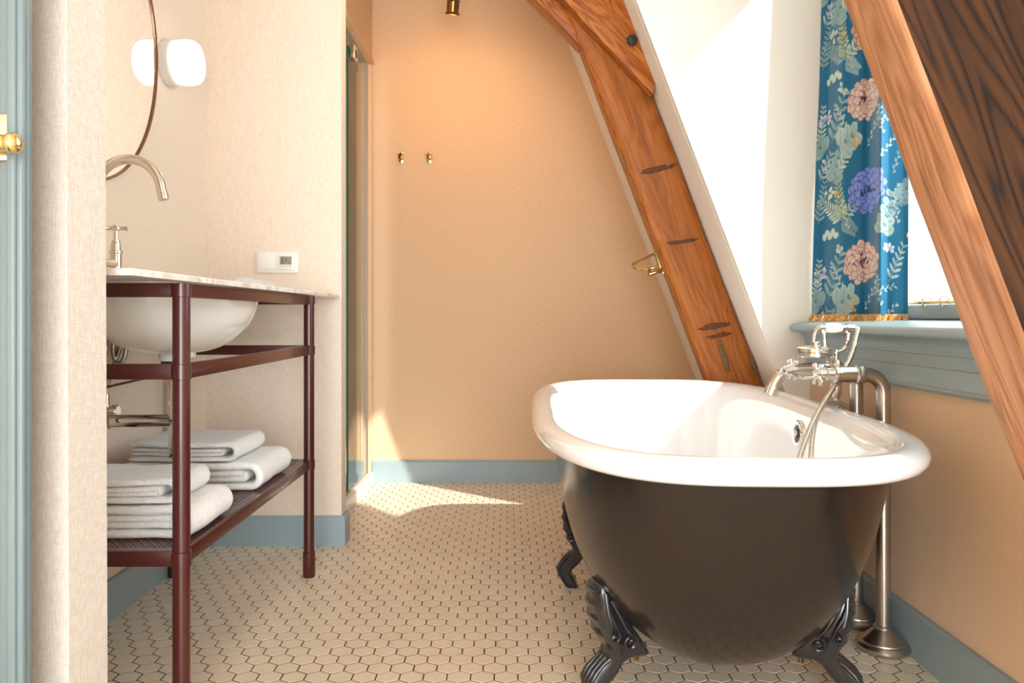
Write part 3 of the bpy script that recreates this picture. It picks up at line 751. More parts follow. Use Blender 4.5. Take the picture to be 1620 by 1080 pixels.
# claw feet
FOOT = [(-.074, .112), (-.056, .140), (-.032, .172), (-.010, .205), (.010, .236), (.022, .262), (.032, .272), (.045, .268), (.050, .252), (.045, .238), (.050, .222), (.043, .206), (.045, .190), (.035, .174), (.035, .158), (.024, .142), (.014, .124),
        (.026, .105), (.046, .086), (.058, .072), (.061, .056), (.054, .036), (.040, .016), (.033, .0), (.008, .0), (.008, .012), (.018, .030), (.026, .044), (.018, .060), (.000, .078), (-.016, .098), (-.030, .106), (-.060, .106)]
def foot_w(r, z):
    if z > .12: return 0.034 + 0.012 * math.sin((z - .12) * 22)
    if z > .085: return 0.018 + (z - .085) / .035 * .014
    if z > .045: return 0.026
    return 0.012 + z / .045 * .012
def make_foot(px, py, odir, scale=1.0):
    o_ = Vector((odir[0], odir[1], 0)).normalized(); t_ = Vector((-o_.y, o_.x, 0)); base = Vector((px, py, 0))
    fn = lambda r, z, d: base + o_ * (r * scale) + t_ * (d * scale) + Vector((0, 0, z * scale))
    b = MB(); n = len(FOOT)
    cx = sum(p[0] for p in FOOT) / n; cz = sum(p[1] for p in FOOT) / n
    L = [(-1.0, .82), (-.82, 1.0), (.82, 1.0), (1.0, .82)]
    rows = []
    for f_, ins in L:
        row = []
        for i, (r, z) in enumerate(FOOT):
            a = Vector(FOOT[i - 1]); c = Vector(FOOT[(i + 1) % n]); tg = (c - a).normalized(); nn = Vector((tg.y, -tg.x))   # outward for this winding
            k = 0.0 if ins == 1.0 else -0.0055
            row.append(fn(r - nn.x * k * -1 * -1, z - nn.y * k * -1 * -1, f_ * foot_w(r, z)) if z > 0.002 else fn(r, z, f_ * foot_w(r, z)))
        rows.append(row)
    b.grid(rows, closev=True)
    b.f.append(tuple(range(n))); b.m.append(0); b.f.append(tuple(3 * n + i for i in reversed(range(n)))); b.m.append(0)
    ft = b.build('claw_foot', 'iron_black', tub, smooth=True, angle=60)
    # relief scrolls on both cheeks of the bracket, toe ridges below
    s = MB()
    for sd_ in (-1, 1):
        def sp(cr, cz_, r0, turns, a0, dirn, tail):
            pts = []
            for k in range(22):
                t = k / 21; a = a0 + dirn * turns * 2 * PI * t; rr = r0 * (1 - .82 * t); q = (cr + rr * math.cos(a), cz_ + rr * math.sin(a)); pts.append(q)
            pts = tail + pts
            s.tube([fn(r, z, sd_ * (foot_w(r, z) * .97)) for r, z in pts], [.0042] * (len(pts) - 5) + [.0036, .003, .0028, .003, .0034], 6)
        sp(-.022, .146, .017, 1.3, PI * .5, -1, [(.024, .24), (.006, .205), (-.008, .180)])
        sp(.017, .163, .011, 1.1, PI * .9, 1, [(.036, .235), (.026, .205), (.012, .183)])
        s.tube([fn(r, z, sd_ * foot_w(r, z)) for r, z in ((.036, .255), (.034, .22), (.030, .20), (.026, .19))], .005, 6)
        for dd in (.35, .75):
            pass
    for dd in (-.8, -.27, .27, .8):
        s.tube([fn(r + .001, z, dd * foot_w(r, z)) for r, z in ((.012, .115), (.030, .101), (.049, .084), (.060, .066), (.057, .045), (.044, .022), (.034, .004))], [.004, .0045, .0055, .0065, .006, .005, .004], 7)
    for r_, z in ((.045, .255), (.045, .224), (.040, .192), (.031, .160)):
        s.tube([fn(r_ - .006, z, -.9 * foot_w(0, z)), fn(r_, z, 0), fn(r_ - .006, z, .9 * foot_w(0, z))], .0085, 8)
    s.build('scroll_relief', 'iron_black', ft, smooth=True, angle=60)
    bl = MB()
    bl.tube([fn(-.056, .116, 0), fn(-.056, .090, 0)], .006 * scale, 8); bl.tube([fn(-.056, .110, 0), fn(-.056, .101, 0)], .010 * scale, 6)
    bl.build('bolt', 'brass_antique', ft, smooth=True, angle=30)
    return ft
make_foot(0.222, 1.70, (-.94, -.34)); make_foot(0.678, 1.69, (.94, -.34))
make_foot(0.215, 2.44, (-.97, .22)); make_foot(0.700, 2.43, (.97, .22))

# ------------------------------------------------------------------ bath filler on standpipes
bm_ = thing('bath_mixer', 'brushed nickel bath filler on two floor pipes beside the tub', 'tap', (0.93, 2.065, 0))
SX, SY1, SY2, SZ = 0.928, 1.977, 2.153, 0.686
for sy in (SY1, SY2):
    ax = SX if sy == SY1 else SX + 0.01
    pts = [(ax, sy, 0.055), (ax, sy, SZ - 0.05)] + arc((ax - 0.045, sy, SZ - 0.045), 0.045, 0, PI / 2, 10, (1, 0, 0), (0, 0, 1)) + [(0.880, sy, SZ)]
    MB().tube(pts, 0.0175, 20).build('standpipe', 'nickel_brushed', bm_, smooth=True, angle=60)
    MB().lathe([(0.0, 0.0), (0.052, 0.0), (0.0555, 0.004), (0.057, 0.008)] [0:3] + [(0.060, 0.006), (0.0645, 0.013), (0.0645, 0.019), (0.060, 0.026), (0.055, 0.027), (0.054, 0.030), (0.040, 0.041), (0.028, 0.053), (0.0215, 0.058), (0.0215, 0.064), (0.018, 0.066)], (ax, sy, 0.0), (0, 0, 1), 40).build('floor_flange', 'nickel_brushed', bm_, smooth=True, angle=30)
    MB().lathe([(0.017, 0), (0.0235, 0.001), (0.0235, 0.019), (0.017, 0.020)], (0.876 + 0.006, sy, SZ), (-1, 0, 0), 6).build('union_nut', 'nickel_brushed', bm_, bevel=0.0015)
    # valve body along -x with cross handle at its end
    MB().lathe([(0.0, 0), (0.0225, 0.0), (0.0235, 0.004), (0.0195, 0.008), (0.0195, 0.05), (0.022, 0.053), (0.022, 0.058), (0.017, 0.062), (0.015, 0.078), (0.012, 0.080), (0.011, 0.093), (0.0, 0.094)], (0.865, sy, SZ), (-1, 0, 0), 28).build('valve_body', 'nickel', bm_, smooth=True, angle=30)
    h = MB(); hc = Vector((0.766, sy, SZ))
    h.lathe([(0.0, -.010), (0.009, -.009), (0.012, 0), (0.009, .010), (0.0, .012)], hc, (-1, 0, 0), 16)
    for k in range(4):
        a = PI / 4 + k * PI / 2; d = Vector((0, math.cos(a), math.sin(a)))
        h.tube([hc + d * .006, hc + d * .018, hc + d * .026, hc + d * .031, hc + d * .034], [.006, .0048, .0062, .0078, .004], 10)
    h.build('cross_handle', 'chrome', bm_, smooth=True, angle=40)
# bridge between the valves, spout, lever, cradle
MB().tube([(0.838, SY1, SZ), (0.838, SY2, SZ)], 0.019, 20).build('bridge', 'nickel', bm_, smooth=True)
SYM = 2.075
sp = spline([(0.838, SYM, SZ + .004), (0.79, SYM, SZ + .007), (0.745, SYM, SZ + .006), (0.712, SYM, SZ - .006), (0.693, SYM, SZ - .028), (0.684, SYM, SZ - .050)], 6)
rr = [0.0185 - 0.003 * min(1, i / 15) for i in range(len(sp))]
MB().tube(sp, rr, 18).build('spout', 'nickel', bm_, smooth=True, angle=60)
d_ = (sp[-1] - sp[-2]).normalized()
MB().lathe([(0.016, -0.010), (0.0185, -0.009), (0.0185, -0.004), (0.0172, -0.003), (0.0172, 0.011), (0.015, 0.012), (0.0, 0.006)], sp[-1], d_, 24).build('spout_nozzle', 'nickel', bm_, smooth=True, angle=30)
MB().lathe([(0.0, -.022), (0.016, -.021), (0.019, -.016), (0.019, .0), (0.016, .004), (0.0, .006)], (0.805, SYM - .018, SZ), (0, -1, 0), 24).build('diverter_boss', 'chrome', bm_, smooth=True, angle=35)
lv = spline([(0.805, SYM - .036, SZ + .002), (0.782, SYM - .038, SZ - .010), (0.755, SYM - .038, SZ - .012), (0.722, SYM - .038, SZ - .006), (0.700, SYM - .038, SZ + .002), (0.688, SYM - .038, SZ + .003)], 5)
MB().tube(lv, [0.006] * (len(lv) - 8) + [.0055, .006, .0068, .0075, .0082, .008, .0065, .003], 10).build('diverter_lever', 'chrome', bm_, smooth=True)
ck = MB(); CY = 2.045; CX_ = 0.8395
ck.tube([(CX_, CY, SZ + .012), (CX_, CY, SZ + .052)], [.0065, .0055], 12)
ck.lathe([(0.016, 0), (0.017, .008), (0.012, .016), (0.008, .02)], (CX_, CY, SZ + .012), (0, 0, 1), 20)
ck.build('cradle_stem', 'nickel', bm_, smooth=True, angle=40)
cr = MB()
pts = arc((CX_, CY, SZ + .083), 0.030, PI * 1.0, PI * 2.0, 18, (1, 0, 0), (0, 0, 1))
pts = [Vector((CX_ - .037, CY, SZ + .121)), Vector((CX_ - .038, CY, SZ + .112)), Vector((CX_ - .031, CY, SZ + .1))] + pts + [Vector((CX_ + .031, CY, SZ + .1)), Vector((CX_ + .022, CY, SZ + .112)), Vector((CX_ + .018, CY, SZ + .121))]
cr.tube(pts, 0.0048, 10); cr.build('cradle_fork', 'chrome', bm_, smooth=True)
MB().tube([(CX_, CY, SZ - .015), (CX_, CY, SZ - .030), (CX_, CY, SZ - .055), (CX_, CY, SZ - .064)], [.012, .0145, .0135, .009], 16).build('hose_outlet', 'nickel', bm_, smooth=True, angle=40)

# hand shower lying in the cradle, with its hose looping into the tub
hs = thing('hand_shower', 'telephone style hand shower with white handle resting in the cradle', 'hand shower', (CX_, CY, SZ + .11))
HZ = SZ + 0.114
MB().lathe([(0.0, 0.0), (0.007, 0.0), (0.0115, .004), (0.0135, .018), (0.0135, .026), (0.0115, .038), (0.009, .044), (0.0, .045)], (CX_ - .030, CY, HZ), (1, 0, .0), 24).build('grip', 'porcelain', hs, smooth=True, angle=50)
MB().lathe([(0.0, -.001), (0.0085, 0), (0.0085, .012), (0.011, .013), (0.011, .030), (0.0085, .034), (0.0, .034)], (CX_ + .012, CY, HZ), (1, 0, 0), 20).build('hose_ferrule', 'nickel', hs, smooth=True, angle=35)
nk = spline([(CX_ - .028, CY, HZ), (CX_ - .042, CY, HZ - .001), (CX_ - .053, CY, HZ - .012), (CX_ - .057, CY, HZ - .032), (CX_ - .058, CY, HZ - .045)], 5)
MB().tube(nk, [0.0075] * len(nk), 14).build('neck', 'nickel', hs, smooth=True)
MB().lathe([(0.008, 0), (0.012, -.004), (0.012, -.010), (0.040, -.014), (0.047, -.018), (0.048, -.026), (0.0455, -.028), (0.0475, -.030), (0.047, -.038), (0.043, -.041), (0.0, -.042)], (CX_ - .052, CY, HZ - .034), (0, 0, 1), 40).build('shower_head', 'nickel', hs, smooth=True, angle=30)
def ribbed(ctrl, r, name, parent, mat='nickel'):
    pts = spline(ctrl, 30); L = [0]
    for a, b2 in zip(pts, pts[1:]): L.append(L[-1] + (b2 - a).length)
    step = 0.0014; n = int(L[-1] / step); out = []; rs = []; k = 0
    for i in range(n):
        s_ = i * step
        while L[k + 1] < s_: k += 1
        t = (s_ - L[k]) / max(1e-9, L[k + 1] - L[k]); out.append(pts[k].lerp(pts[k + 1], t)); rs.append(r * (0.90 + 0.10 * math.cos(i * PI / 2)))
    return MB().tube(out, rs, 10).build(name, mat, parent, smooth=True, angle=180)
hx = CX_ + .046
def wp(x, y, Y): return Vector(((x - 805) * Y / FPX, Y, CH - (y - 500) * Y / FPX))
ribbed([(hx - .003, CY, HZ), (hx + .007, CY - .002, HZ - .002), wp(1355, 530, 2.035), wp(1347, 562, 2.02), wp(1331, 592, 2.0), wp(1311, 625, 1.97), wp(1291, 658, 1.93), wp(1276, 692, 1.88), wp(1262, 733, 1.83), wp(1250, 790, 1.78),
        Vector((.64, 1.72, .26)), Vector((.60, 1.66, .17)), Vector((.56, 1.70, .155)), Vector((.60, 1.76, .20)), wp(1278, 800, 1.80), wp(1282, 733, 1.86), wp(1285, 690, 1.91), wp(1293, 656, 1.955), wp(1305, 640, 1.985), wp(1318, 637, 2.01),
        Vector((.858, 2.035, .600)), Vector((.872, 2.05, .572)), Vector((.868, 2.055, .560)), Vector((.852, 2.05, .575)), Vector((CX_ + .002, CY + .001, SZ - .085)), Vector((CX_, CY, SZ - .062))], 0.0072, 'hose', hs)

# ------------------------------------------------------------------ washstand
vs = thing('washstand', 'dark red metal washstand frame with open perforated shelf', 'washstand', (-0.86, 2.05, 0))
VX0, VX1, VY0, VY1 = -1.066, -0.637, 1.552, 2.543
LR = 0.0165
for x in (VX0, VX1):
    for y in (VY0, VY1):
        lg = MB().lathe([(LR, 0.078), (LR, 0.893)], (x, y, 0), (0, 0, 1), 28).build('leg', 'maroon', vs, smooth=True)
        MB().lathe([(0, 0.0), (LR + .0015, 0), (LR + .0028, .003), (LR + .0028, .079), (LR, .082)], (x, y, 0), (0, 0, 1), 28).build('foot_cap', 'maroon', lg, smooth=True, angle=35)
        for z0_, z1_ in ((.867, .894), (.707, .7375), (.344, .374)):
            MB().lathe([(LR, z0_), (LR + .0022, z0_ + .0008), (LR + .0022, z1_ - .0008), (LR, z1_)], (x, y, 0), (0, 0, 1), 28).build('collar', 'maroon', lg, smooth=True, angle=35)
for z0_, z1_, nm in ((.867, .8945, 'top_rail'), (.707, .7375, 'middle_rail'), (.344, .374, 'shelf_rail')):
    t = 0.006
    for x in (VX0, VX1):
        if nm == 'middle_rail' and x == VX0: continue
        MB().box(x - t, x + t, VY0 + LR * .8, VY1 - LR * .8, z0_, z1_).build(nm, 'maroon', vs, bevel=0.0015)
    for y in (VY0, VY1):
        MB().box(VX0 + LR * .8, VX1 - LR * .8, y - t, y + t, z0_, z1_).build(nm, 'maroon', vs, bevel=0.0015)
# perforated shelf sheet: rows of staggered slots, real holes
pf = MB(); zsh = 0.371
sx0, sx1, sy0, sy1 = VX0 + .006, VX1 - .006, VY0 + .006, VY1 - .006
mx_, my_ = 0.022, 0.024
cxn, cyn = 40, 78; cw, chh = (sx1 - sx0 - 2 * mx_) / cxn, (sy1 - sy0 - 2 * my_) / cyn
for i in range(cxn):
    for j in range(cyn):
        xa, ya = sx0 + mx_ + i * cw, sy0 + my_ + j * chh
        hw, hh = (cw * .36, chh * .26) if (i + j) % 2 else (cw * .24, chh * .38)
        cx, cy = xa + cw / 2, ya + chh / 2
        o_ = [(xa, ya, zsh), (xa + cw, ya, zsh), (xa + cw, ya + chh, zsh), (xa, ya + chh, zsh)]
        q_ = [(cx - hw, cy - hh, zsh), (cx + hw, cy - hh, zsh), (cx + hw, cy + hh, zsh), (cx - hw, cy + hh, zsh)]
        pf.add(o_ + q_, [(0, 1, 5, 4), (1, 2, 6, 5), (2, 3, 7, 6), (3, 0, 4, 7)])
for (a, b2, c, d) in ((sx0, sx1, sy0, sy0 + my_), (sx0, sx1, sy1 - my_, sy1), (sx0, sx0 + mx_, sy0 + my_, sy1 - my_), (sx1 - mx_, sx1, sy0 + my_, sy1 - my_)):
    pf.add([(a, c, zsh), (b2, c, zsh), (b2, d, zsh), (a, d, zsh)], [(0, 1, 2, 3)])
sh = pf.build('perforated_shelf', 'maroon', vs, merge=True)
so = sh.modifiers.new('sheet', 'SOLIDIFY'); so.thickness = 0.0016; so.offset = -1

# marble top with an oval cut-out over the basin
mt_ = MB(); X0, X1, Y0_, Y1_ = XL + 0.002, -0.612, 1.296, YF - 0.003
BX, BY, BA_, BB_ = -0.862, 2.06, 0.172, 0.262
nseg = 64; orim = []; osq = []
for k in range(nseg):
    a = 2 * PI * k / nseg; c, s = math.cos(a), math.sin(a); orim.append((BX + BA_ * c, BY + BB_ * s))
    tx = ((X1 - BX) / c if c > 1e-9 else (X0 - BX) / c if c < -1e-9 else 1e9); ty = ((Y1_ - BY) / s if s > 1e-9 else (Y0_ - BY) / s if s < -1e-9 else 1e9)
    t = min(tx, ty); osq.append((BX + t * c, BY + t * s))
# snap nearest samples to the slab corners
for cxx in (X0, X1):
    for cyy in (Y0_, Y1_):
        k = min(range(nseg), key=lambda q: (osq[q][0] - cxx) ** 2 + (osq[q][1] - cyy) ** 2); osq[k] = (cxx, cyy)
zt0, zt1 = 0.8965, 0.9085
loops = [[(x, y, zt0) for x, y in orim], [(x, y, zt1) for x, y in orim], [(x + (.0 if abs(x - X1) > 1e-4 else -.003), y + (.003 if abs(y - Y0_) < 1e-4 else 0), zt1) for x, y in osq], [(x, y, zt1 - .003) for x, y in osq], [(x, y, zt0) for x, y in osq]]
mt_.grid(loops, closeu=True, closev=True)
mo = mt_.build('marble_top', 'marble', smooth=False)
tag(mo, 'white veined marble slab lying on the dark red washstand', 'countertop')

bs = thing('basin', 'white oval undermount ceramic basin below the marble slab', 'basin', (BX, BY, 0.72))
bo = []
for i in range(17):
    ph = PI / 2 * i / 16; w = max(0.0008, math.cos(ph) ** (2 / 2.2)); d = math.sin(ph) ** (2 / 2.1)
    ww = 0.14 + 0.86 * w
    bo.append([(BX + 0.198 * ww * math.cos(2 * PI * k / 64), BY + 0.288 * ww * math.sin(2 * PI * k / 64), 0.895 - d * 0.160) for k in range(64)])
bi = []
for i in range(17):
    ph = PI / 2 * (16 - i) / 16; w = max(0.0008, math.cos(ph) ** (2 / 2.2)); d = math.sin(ph) ** (2 / 2.1); ww = 0.10 + 0.90 * w
    bi.append([(BX + 0.184 * ww * math.cos(2 * PI * k / 64), BY + 0.274 * ww * math.sin(2 * PI * k / 64), 0.895 - d * 0.145) for k in range(64)])
bb = MB(); bb.grid([bi[-1]] + bo, closev=True); bb.grid(bi, closev=True)
neck = [[(BX + r * math.cos(2 * PI * k / 64), BY + r * 1.0 * math.sin(2 * PI * k / 64), z) for k in range(64)] for r, z in ((0.036, 0.737), (0.040, 0.728), (0.036, 0.715), (0.0, 0.715))]
bb.grid(neck, closev=True)
bb.build('bowl', 'ceramic', bs, smooth=True, angle=60, merge=True)
MB().lathe([(0, -.004), (0.034, -.004), (0.034, .004), (0, .004)], (BX, BY, 0.711), (0, 0, 1), 28).build('seal_ring', 'rubber_black', bs, smooth=True, angle=30)
# overflow neck at the room-side end of the bowl
MB().box(BX + .036, BX + .052, BY - .012, BY + .012, 0.722, 0.750).build('overflow_neck', 'ceramic', bs, bevel=0.006)

tr = thing('waste_trap', 'shiny chrome waste pipe and trap under the white basin', 'drain pipe', (BX, BY, 0.6))
MB().tube([(BX, BY, .707), (BX, BY, .47)], .016, 20).build('tail_pipe', 'chrome', tr, smooth=True)
MB().lathe([(0, 0), (0.022, 0), (0.024, .004), (0.024, .03), (0.02, .034), (0, .034)], (BX, BY, .672), (0, 0, 1), 24).build('slip_nut', 'chrome', tr, smooth=True, angle=30)
MB().tube([(BX + .004, BY, .560), (XL + .001, BY, .560)], .0165, 24).build('outlet_pipe', 'chrome', tr, smooth=True)
MB().lathe([(0, 0), (0.017, 0), (0.0185, .003), (0.0185, .02), (0.016, .022)], (BX, BY, .468), (0, 0, 1), 28).build('trap_cap', 'chrome', tr, smooth=True, angle=30)
MB().lathe([(0.036, 0), (0.034, .006), (0.02, .01)], (XL + .001, BY, .560), (1, 0, 0), 24).build('wall_flange', 'chrome', tr, smooth=True, angle=30)

# pop-up rod with clevis
pr = thing('popup_rod', 'thin bronze pop-up lever rods hanging below the basin', 'rod', (-1.03, 2.03, .6))
MB().tube([(-1.030, 2.02, .80), (-1.022, 2.02, .60), (-1.012, 2.02, .545)], .0035, 8).build('lift_rod', 'brass_antique', pr, smooth=True)
MB().tube([(-1.030, 2.02, .648), (BX - .01, BY, .685)], .0030, 8).build('pivot_rod', 'brass_antique', pr, smooth=True)
MB().lathe([(0, -.009), (.007, -.008), (.007, .008), (0, .009)], (-1.026, 2.02, .648), (0, 0, 1), 10).build('clevis', 'brass_antique', pr, bevel=0.001)

# angle valve and braided supply hoses
av = thing('angle_valve', 'small chrome angle stop valve on the wall below the basin', 'valve', (-1.08, 2.12, .58))
MB().lathe([(0.022, 0), (0.021, .006), (0.011, .010), (0.011, .035), (0.013, .036), (0.013, .052), (0, .053)], (XL + .001, 2.10, .580), (1, 0, 0), 20).build('valve_body', 'chrome', av, smooth=True, angle=30)
MB().lathe([(0, 0), (.016, 0), (.0175, .004), (.0175, .014), (.014, .018), (0, .018)], (XL + .054, 2.10, .580), (1, 0, 0), 16).build('valve_knob', 'chrome', av, smooth=True, angle=30)
MB().tube([(XL + .043, 2.10, .585), (XL + .043, 2.10, .625)], .007, 12).build('valve_outlet', 'chrome', av, smooth=True)
for (lab, ctrl) in (('grey braided supply hose looped nearer the camera under the basin', [(-1.052, 2.10, .625), (-1.052, 2.09, .68), (-1.03, 2.05, .705), (-1.002, 2.05, .715), (-.985, 2.05, .745), (-.995, 2.05, .782), (-1.03, 2.05, .79), (-1.05, 2.05, .765), (-1.045, 2.06, .735), (-1.03, 2.08, .76), (-1.04, 2.09, .82), (-1.04, 2.10, .894)]),
                   ('grey braided supply hose behind the looped one under the basin', [(-1.05, 2.13, .64), (-1.02, 2.13, .70), (-.985, 2.13, .705), (-.965, 2.13, .735), (-.97, 2.13, .775), (-.995, 2.13, .785), (-1.02, 2.13, .75), (-1.01, 2.13, .715), (-.995, 2.14, .76), (-1.00, 2.12, .82), (-1.02, 2.12, .894)])):
    o = MB().tube(spline([(-1.075 + (x + 1.052) * .6, y, z) for x, y, z in ctrl], 8), .0068, 10).build('supply_hose', 'hose_braid', smooth=True, angle=180); tag(o, lab, 'hose', 'braided hoses under the basin')
    o['label'] = lab

# basin tap: bridge mixer with swan neck
tp = thing('basin_tap', 'brushed nickel swan neck bridge tap standing on the marble slab', 'tap', (-1.02, 2.0, .9085))
TXX, TYM = -1.03, 1.99
for sgn, yv in ((1, 2.092), (-1, 1.888)):
    MB().lathe([(0, 0), (.021, 0), (.021, .004), (.0145, .006), (.0145, .022), (.0165, .023), (.0165, .026), (.0145, .027), (.0145, .085), (.017, .087), (.017, .092), (.0125, .094), (.0125, .112), (.0105, .114), (.0105, .120), (.006, .121), (.006, .146), (0, .146)], (TXX, yv, .9085), (0, 0, 1), 24).build('valve_pillar', 'nickel', tp, smooth=True, angle=30)
    h = MB(); hc = Vector((TXX, yv, .9085 + .152))
    h.lathe([(0, -.008), (.009, -.007), (.011, 0), (.008, .007), (0, .009)], hc, (0, 0, 1), 16)
    for k in range(4):
        a = .35 + k * PI / 2; d = Vector((math.cos(a), math.sin(a), 0))
        h.tube([hc + d * .006, hc + d * .014, hc + d * .021, hc + d * .027, hc + d * .030], [.006, .0048, .0062, .007, .004], 10)
    h.build('cross_handle', 'nickel', tp, smooth=True, angle=40)
MB().tube([(TXX, 1.888, .9665), (TXX, 2.092, .9665)], .0105, 18).build('bridge', 'nickel', tp, smooth=True)
MB().lathe([(0, -.02), (.016, -.019), (.018, -.01), (.018, .012), (.014, .018), (.0125, .03)], (TXX, TYM, .9665), (0, 0, 1), 24).build('bridge_boss', 'nickel', tp, smooth=True, angle=35)
SR = 0.0815
sp_ = [(TXX, TYM, .98), (TXX, TYM, 1.06), (TXX, TYM, 1.14)] + [tuple(p) for p in arc((TXX + SR, TYM, 1.140), SR, PI, PI * 0.04, 26, (1, 0, 0), (0, 0, 1))[1:]]
sp_.append(tuple(Vector(sp_[-1]) + Vector((.004, 0, -.016))))
MB().tube(sp_, .0125, 20).build('swan_neck', 'nickel', tp, smooth=True, angle=60)
e_ = Vector(sp_[-1])
MB().lathe([(.0125, 0), (.0138, .001), (.0138, .004), (.013, .005), (.013, .015), (.011, .017), (0, .014)], e_ + Vector((0, 0, .002)), (.17, 0, -1), 20).build('aerator', 'nickel', tp, smooth=True, angle=30)

# ------------------------------------------------------------------ towels
def towel(label, x0, x1, y0, y1, z0, hgt, seed, group='folded towels on the shelf', th=0.017):
    """thick terry folded in on itself: one ribbon wound through the fold, fold edge towards +x"""
    L = x1 - x0; h = hgt; t = th; r = h / 2 - t / 2
    path = []
    # outer wrap: bottom layer from left, round the right fold, top layer back to the left
    path += [(0.0, t / 2), (L * .3, t / 2), (L * .6, t / 2), (L - r - .01, t / 2)]
    for k in range(1, 8):
        a = -PI / 2 + PI * k / 8; path.append((L - r - .0 + r * math.cos(a) * 1.0, h / 2 + r * math.sin(a)))
    path += [(L - r - .01, h - t / 2), (L * .6, h - t / 2), (L * .3, h - t / 2), (0.0, h - t / 2)]
    inner_ = []
    if h > t * 3.2:
        ri = max(.004, h / 2 - t * 1.55)
        inner_ = [(0.004, h / 2 - ri), (L * .4, h / 2 - ri), (L - r - .03, h / 2 - ri)]
        for k in range(1, 6):
            a = -PI / 2 + PI * k / 6; inner_.append((L - r - .02 + ri * math.cos(a), h / 2 + ri * math.sin(a)))
        inner_ += [(L - r - .03, h / 2 + ri), (L * .4, h / 2 + ri), (0.004, h / 2 + ri)]
    b = MB(); NYT = 22
    def ribbon(path, tk, dy):
        pts = spline([(p[0], 0, p[1]) for p in path], 5); n = len(pts)
        for side in (0,):
            G = []
            for j in range(NYT + 1):
                v = j / NYT; row_o, row_i = [], []
                endr = min(1.0, math.sqrt(max(0, 1 - max(0, (abs(v - .5) - .46) / .04) ** 2)))
                for i, p in enumerate(pts):
                    a = pts[max(0, i - 1)]; c = pts[min(n - 1, i + 1)]; tg = (c - a).normalized(); nn = Vector((tg.z, 0, -tg.x))
                    y = y0 + dy + (y1 - y0 - 2 * dy) * v
                    w = noise.noise((p.x * 9 + seed, y * 8, p.z * 14)); sag = -.004 * math.sin(PI * p.x / L) * (p.z / h)
                    off = Vector((w * .004 + .012 * noise.noise((y * 6, seed, 1)), w * .003 + .007 * noise.noise((p.x * 11, p.z * 20, seed + 4)), w * .0035 * (p.z / h) + sag))
                    hh = tk / 2 * (0.55 + .45 * endr) * (1 + .22 * noise.noise((p.x * 30, y * 25, seed + p.z * 30)))
                    e = min(1, min(i, n - 1 - i) / 1.5 + .45)
                    base = Vector((x0 + p.x, y, z0 + p.z)) + off
                    if base.z - hh < z0 and p.z < h * .4: base.z = z0 + hh
                    row_o.append(base + nn * hh * e); row_i.append(base - nn * hh * e)
                G.append(row_o + row_i[::-1])
            base0 = len(b.v); b.grid(G, closev=True); k = len(G[0])
            for row in (0, NYT):
                for i in range(k // 2 - 1):
                    q = (base0 + row * k + i, base0 + row * k + i + 1, base0 + row * k + k - 2 - i, base0 + row * k + k - 1 - i)
                    b.f.append(q); b.m.append(0)
    ribbon(path, t, 0.0)
    if inner_: ribbon(inner_, t * .9, 0.004)
    o = b.build('folded_towel', 'terry', smooth=True, angle=75)
    tag(o, label, 'towel', group)
    return o
towel('bottom folded white towel of the stack nearest the front leg', -1.02, -0.650, 1.635, 1.86, .3725, .070, 1.0, th=.018)
towel('upper folded white towel of the stack nearest the front leg', -1.03, -0.688, 1.640, 1.83, .4430, .052, 5.0, th=.0135)
towel('bottom folded white towel of the stack towards the thermostat wall', -1.01, -0.655, 2.085, 2.37, .3725, .074, 9.0, th=.019)
towel('upper folded white towel of the stack towards the thermostat wall', -1.00, -0.722, 2.09, 2.35, .4470, .052, 13.0, th=.0135)
# hand towel rolled on the slab
rt = MB(); R = []
for j in range(25):
    v = j / 24; y = 2.60 + .20 * v; rr_ = .030 * (1 if .08 < v < .92 else .9) ; R.append([( -0.86 + .15 * (k / 40) * 0 + (rr_ * 1.6 + .002 * noise.noise((k * .4, y * 20, 2))) * math.cos(2 * PI * k / 40), y, .9085 + .024 + min(rr_, .024) * math.sin(2 * PI * k / 40)) for k in range(40)])
rt.grid(R, closev=True)
for q in (0, 24):
    rt.f.append(tuple(q * 40 + k for k in range(40))); rt.m.append(0)
tag(rt.build('hand_towel', 'terry', smooth=True, angle=60), 'small rolled white hand towel lying on the marble slab', 'towel')

# ------------------------------------------------------------------ mirror, wall light, switch plate
mi = thing('round_mirror', 'large round mirror with thin copper frame on the left wall', 'mirror', (XL, 2.05, 1.18))
MC = (XL, 2.047, 1.607); MR = 0.424
MB().lathe([(0, .010), (MR - .006, .010)], MC, (1, 0, 0), 128).build('mirror_glass', 'mirror_glass', mi)
MB().lathe([(MR - .008, .0), (MR - .008, .012), (MR - .006, .015), (MR - .002, .015), (MR, .013), (MR, 0.0)], MC, (1, 0, 0), 128).build('frame', 'copper_frame', mi, smooth=True, angle=30)
MB().lathe([(0, .001), (MR - .012, .001), (MR - .012, .0098), (0, .0098)], MC, (1, 0, 0), 96).build('backing', 'rubber_black', mi)

ws = thing('wall_light', 'glowing white opal wall light beside the round mirror', 'wall light', (XL, 2.585, 1.645))
WC = Vector((XL, 2.562, 1.643))
MB().lathe([(0, .001), (.070, .001), (.0705, .004), (.0705, .030), (.068, .034), (0, .034)], WC, (1, 0, 0), 48).build('base', 'plastic_white', ws, smooth=True, angle=30)
MB().lathe([(0.0, .034), (.066, .034), (.069, .039), (.071, .050), (.071, .080), (.068, .094), (.060, .104), (.04, .108), (0, .109)], WC, (1, 0, 0), 48).build('shade', 'opal_lit', ws, smooth=True, angle=80)

